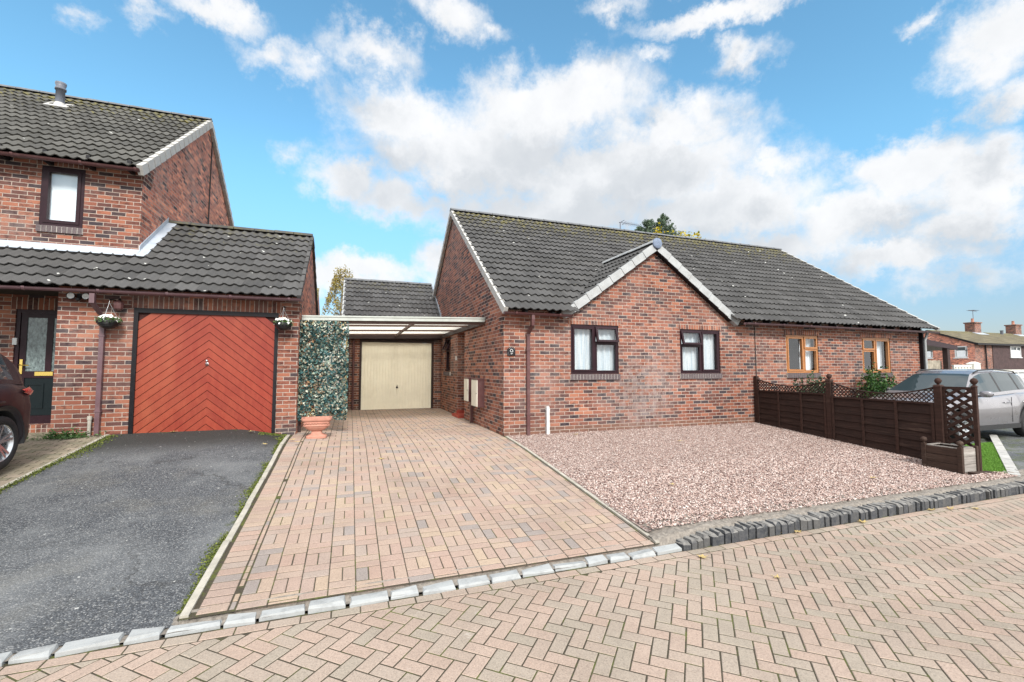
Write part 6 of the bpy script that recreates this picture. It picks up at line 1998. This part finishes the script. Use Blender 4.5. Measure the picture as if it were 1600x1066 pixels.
mb = MB(); mb.box(43.72, 44.5, 19.85, 20.3, -.6, 1.72); mb.hexa([(43.68, 19.8, 1.72), (44.54, 19.8, 1.72), (44.54, 20.35, 1.72), (43.68, 20.35, 1.72), (44.0, 20.0, 1.86), (44.2, 20.0, 1.86), (44.2, 20.15, 1.86), (44.0, 20.15, 1.86)]); mb.build('pier', 'pale_render', bw)

dh = thing('distant_house', 'sliver of a far brick house with mossy roof between garage and birch', 'house', (-6, 38, -.5))
mb = MB(); tiles(mb, (-10, 34.5, 4.9), (1, 0, 0), (0, 3.6, 2.75), 7.62, 4.5, tw=.5, gauge=.4, nseg=6); mb.build('roof', 'tile_far', dh)
mb = MB(); mb.face([(-2.45, 34.8, -.6), (-2.45, 42, -.6), (-2.45, 42, 4.9), (-2.45, 38.1, 7.55), (-2.45, 34.8, 5.1)]); mb.face([(-10, 34.8, -.6), (-2.45, 34.8, -.6), (-2.45, 34.8, 5.0), (-10, 34.8, 5.0)]); mb.build('wall', 'brick_gable_lit', dh)

# ------------------------------------------------------------------ fallen leaves
def fallen_leaf(x, y, z, size, label, group):
    mb = MB()
    a0 = random.uniform(0, 6.28); pts = []
    n = 15
    for k in range(n):
        a = a0 + 2 * pi * k / n
        r = size * (1.0 if k % 3 == 0 else .55) * random.uniform(.8, 1.1)
        pts.append((x + r * cos(a), y + r * sin(a) * .8, z + .006 + abs(random.gauss(0, .012)) * (1 if k % 3 == 0 else .4)))
    mb.faces(pts + [(x, y, z + .006)], [(k, (k + 1) % n, n) for k in range(n)], True)
    mb.bar((x, y, z + .008), (x + size * 1.3 * cos(a0 + .2), y + size * 1.1 * sin(a0 + .2), z + .014), .004, .003)
    tag(mb.build('fallen_leaf', 'fallen'), label, 'leaf', group)


LEAVES = [
    (4.47, 3.778, -0.45, 0.055, 'k'),
    (4.642, 3.864, -0.45, 0.05, 'k'),
    (4.694, 3.718, -0.45, 0.05, 'k'),
    (3.841, 3.846, -0.45, 0.045, 'k'),
    (5.557, 3.954, -0.45, 0.05, 'k'),
    (5.705, 3.683, -0.45, 0.05, 'k'),
    (7.011, 3.694, -0.45, 0.045, 'k'),
    (7.299, 3.645, -0.45, 0.05, 'k'),
    (7.617, 3.531, -0.45, 0.05, 'k'),
    (3.207, 3.539, -0.45, 0.05, 'r'),
    (3.506, 2.985, -0.45, 0.03, 'r'),
    (6.119, 7.28, -0.072, 0.05, 'g'),
    (4.185, 5.151, -0.235, 0.04, 'g'),
    (7.363, 4.581, -0.278, 0.04, 'g'),
    (4.362, 8.266, 0.004, 0.04, 'g'),
    (0.496, 7.448, -0.07, 0.055, 'd'),
    (-2.917, 9.564, 0.231, 0.045, 'a'),
    (-1.67, 9.37, 0.209, 0.045, 'a'),
    (-1.285, 8.446, 0.102, 0.035, 'a'),
    (-0.935, 8.829, 0.1, 0.05, 'e'),
    (-0.82, 8.498, 0.1, 0.05, 'e'),
]
LEAF_TEXT = {'k': 'yellow maple leaf lying on the road against the dark kerb setts', 'r': 'lone leaf on the herringbone road clear of the kerb', 'g': 'pale leaf lying on the pink gravel', 'd': 'single dry leaf in the middle of the paved drive', 'a': 'yellow leaf on the dark asphalt before the red garage door', 'e': 'brown leaf caught at the edging beside the ivy screen'}
for (x, y, z, s, k) in LEAVES:
    fallen_leaf(x, y, z + .006, s * 1.3, LEAF_TEXT[k], 'fallen autumn leaves')
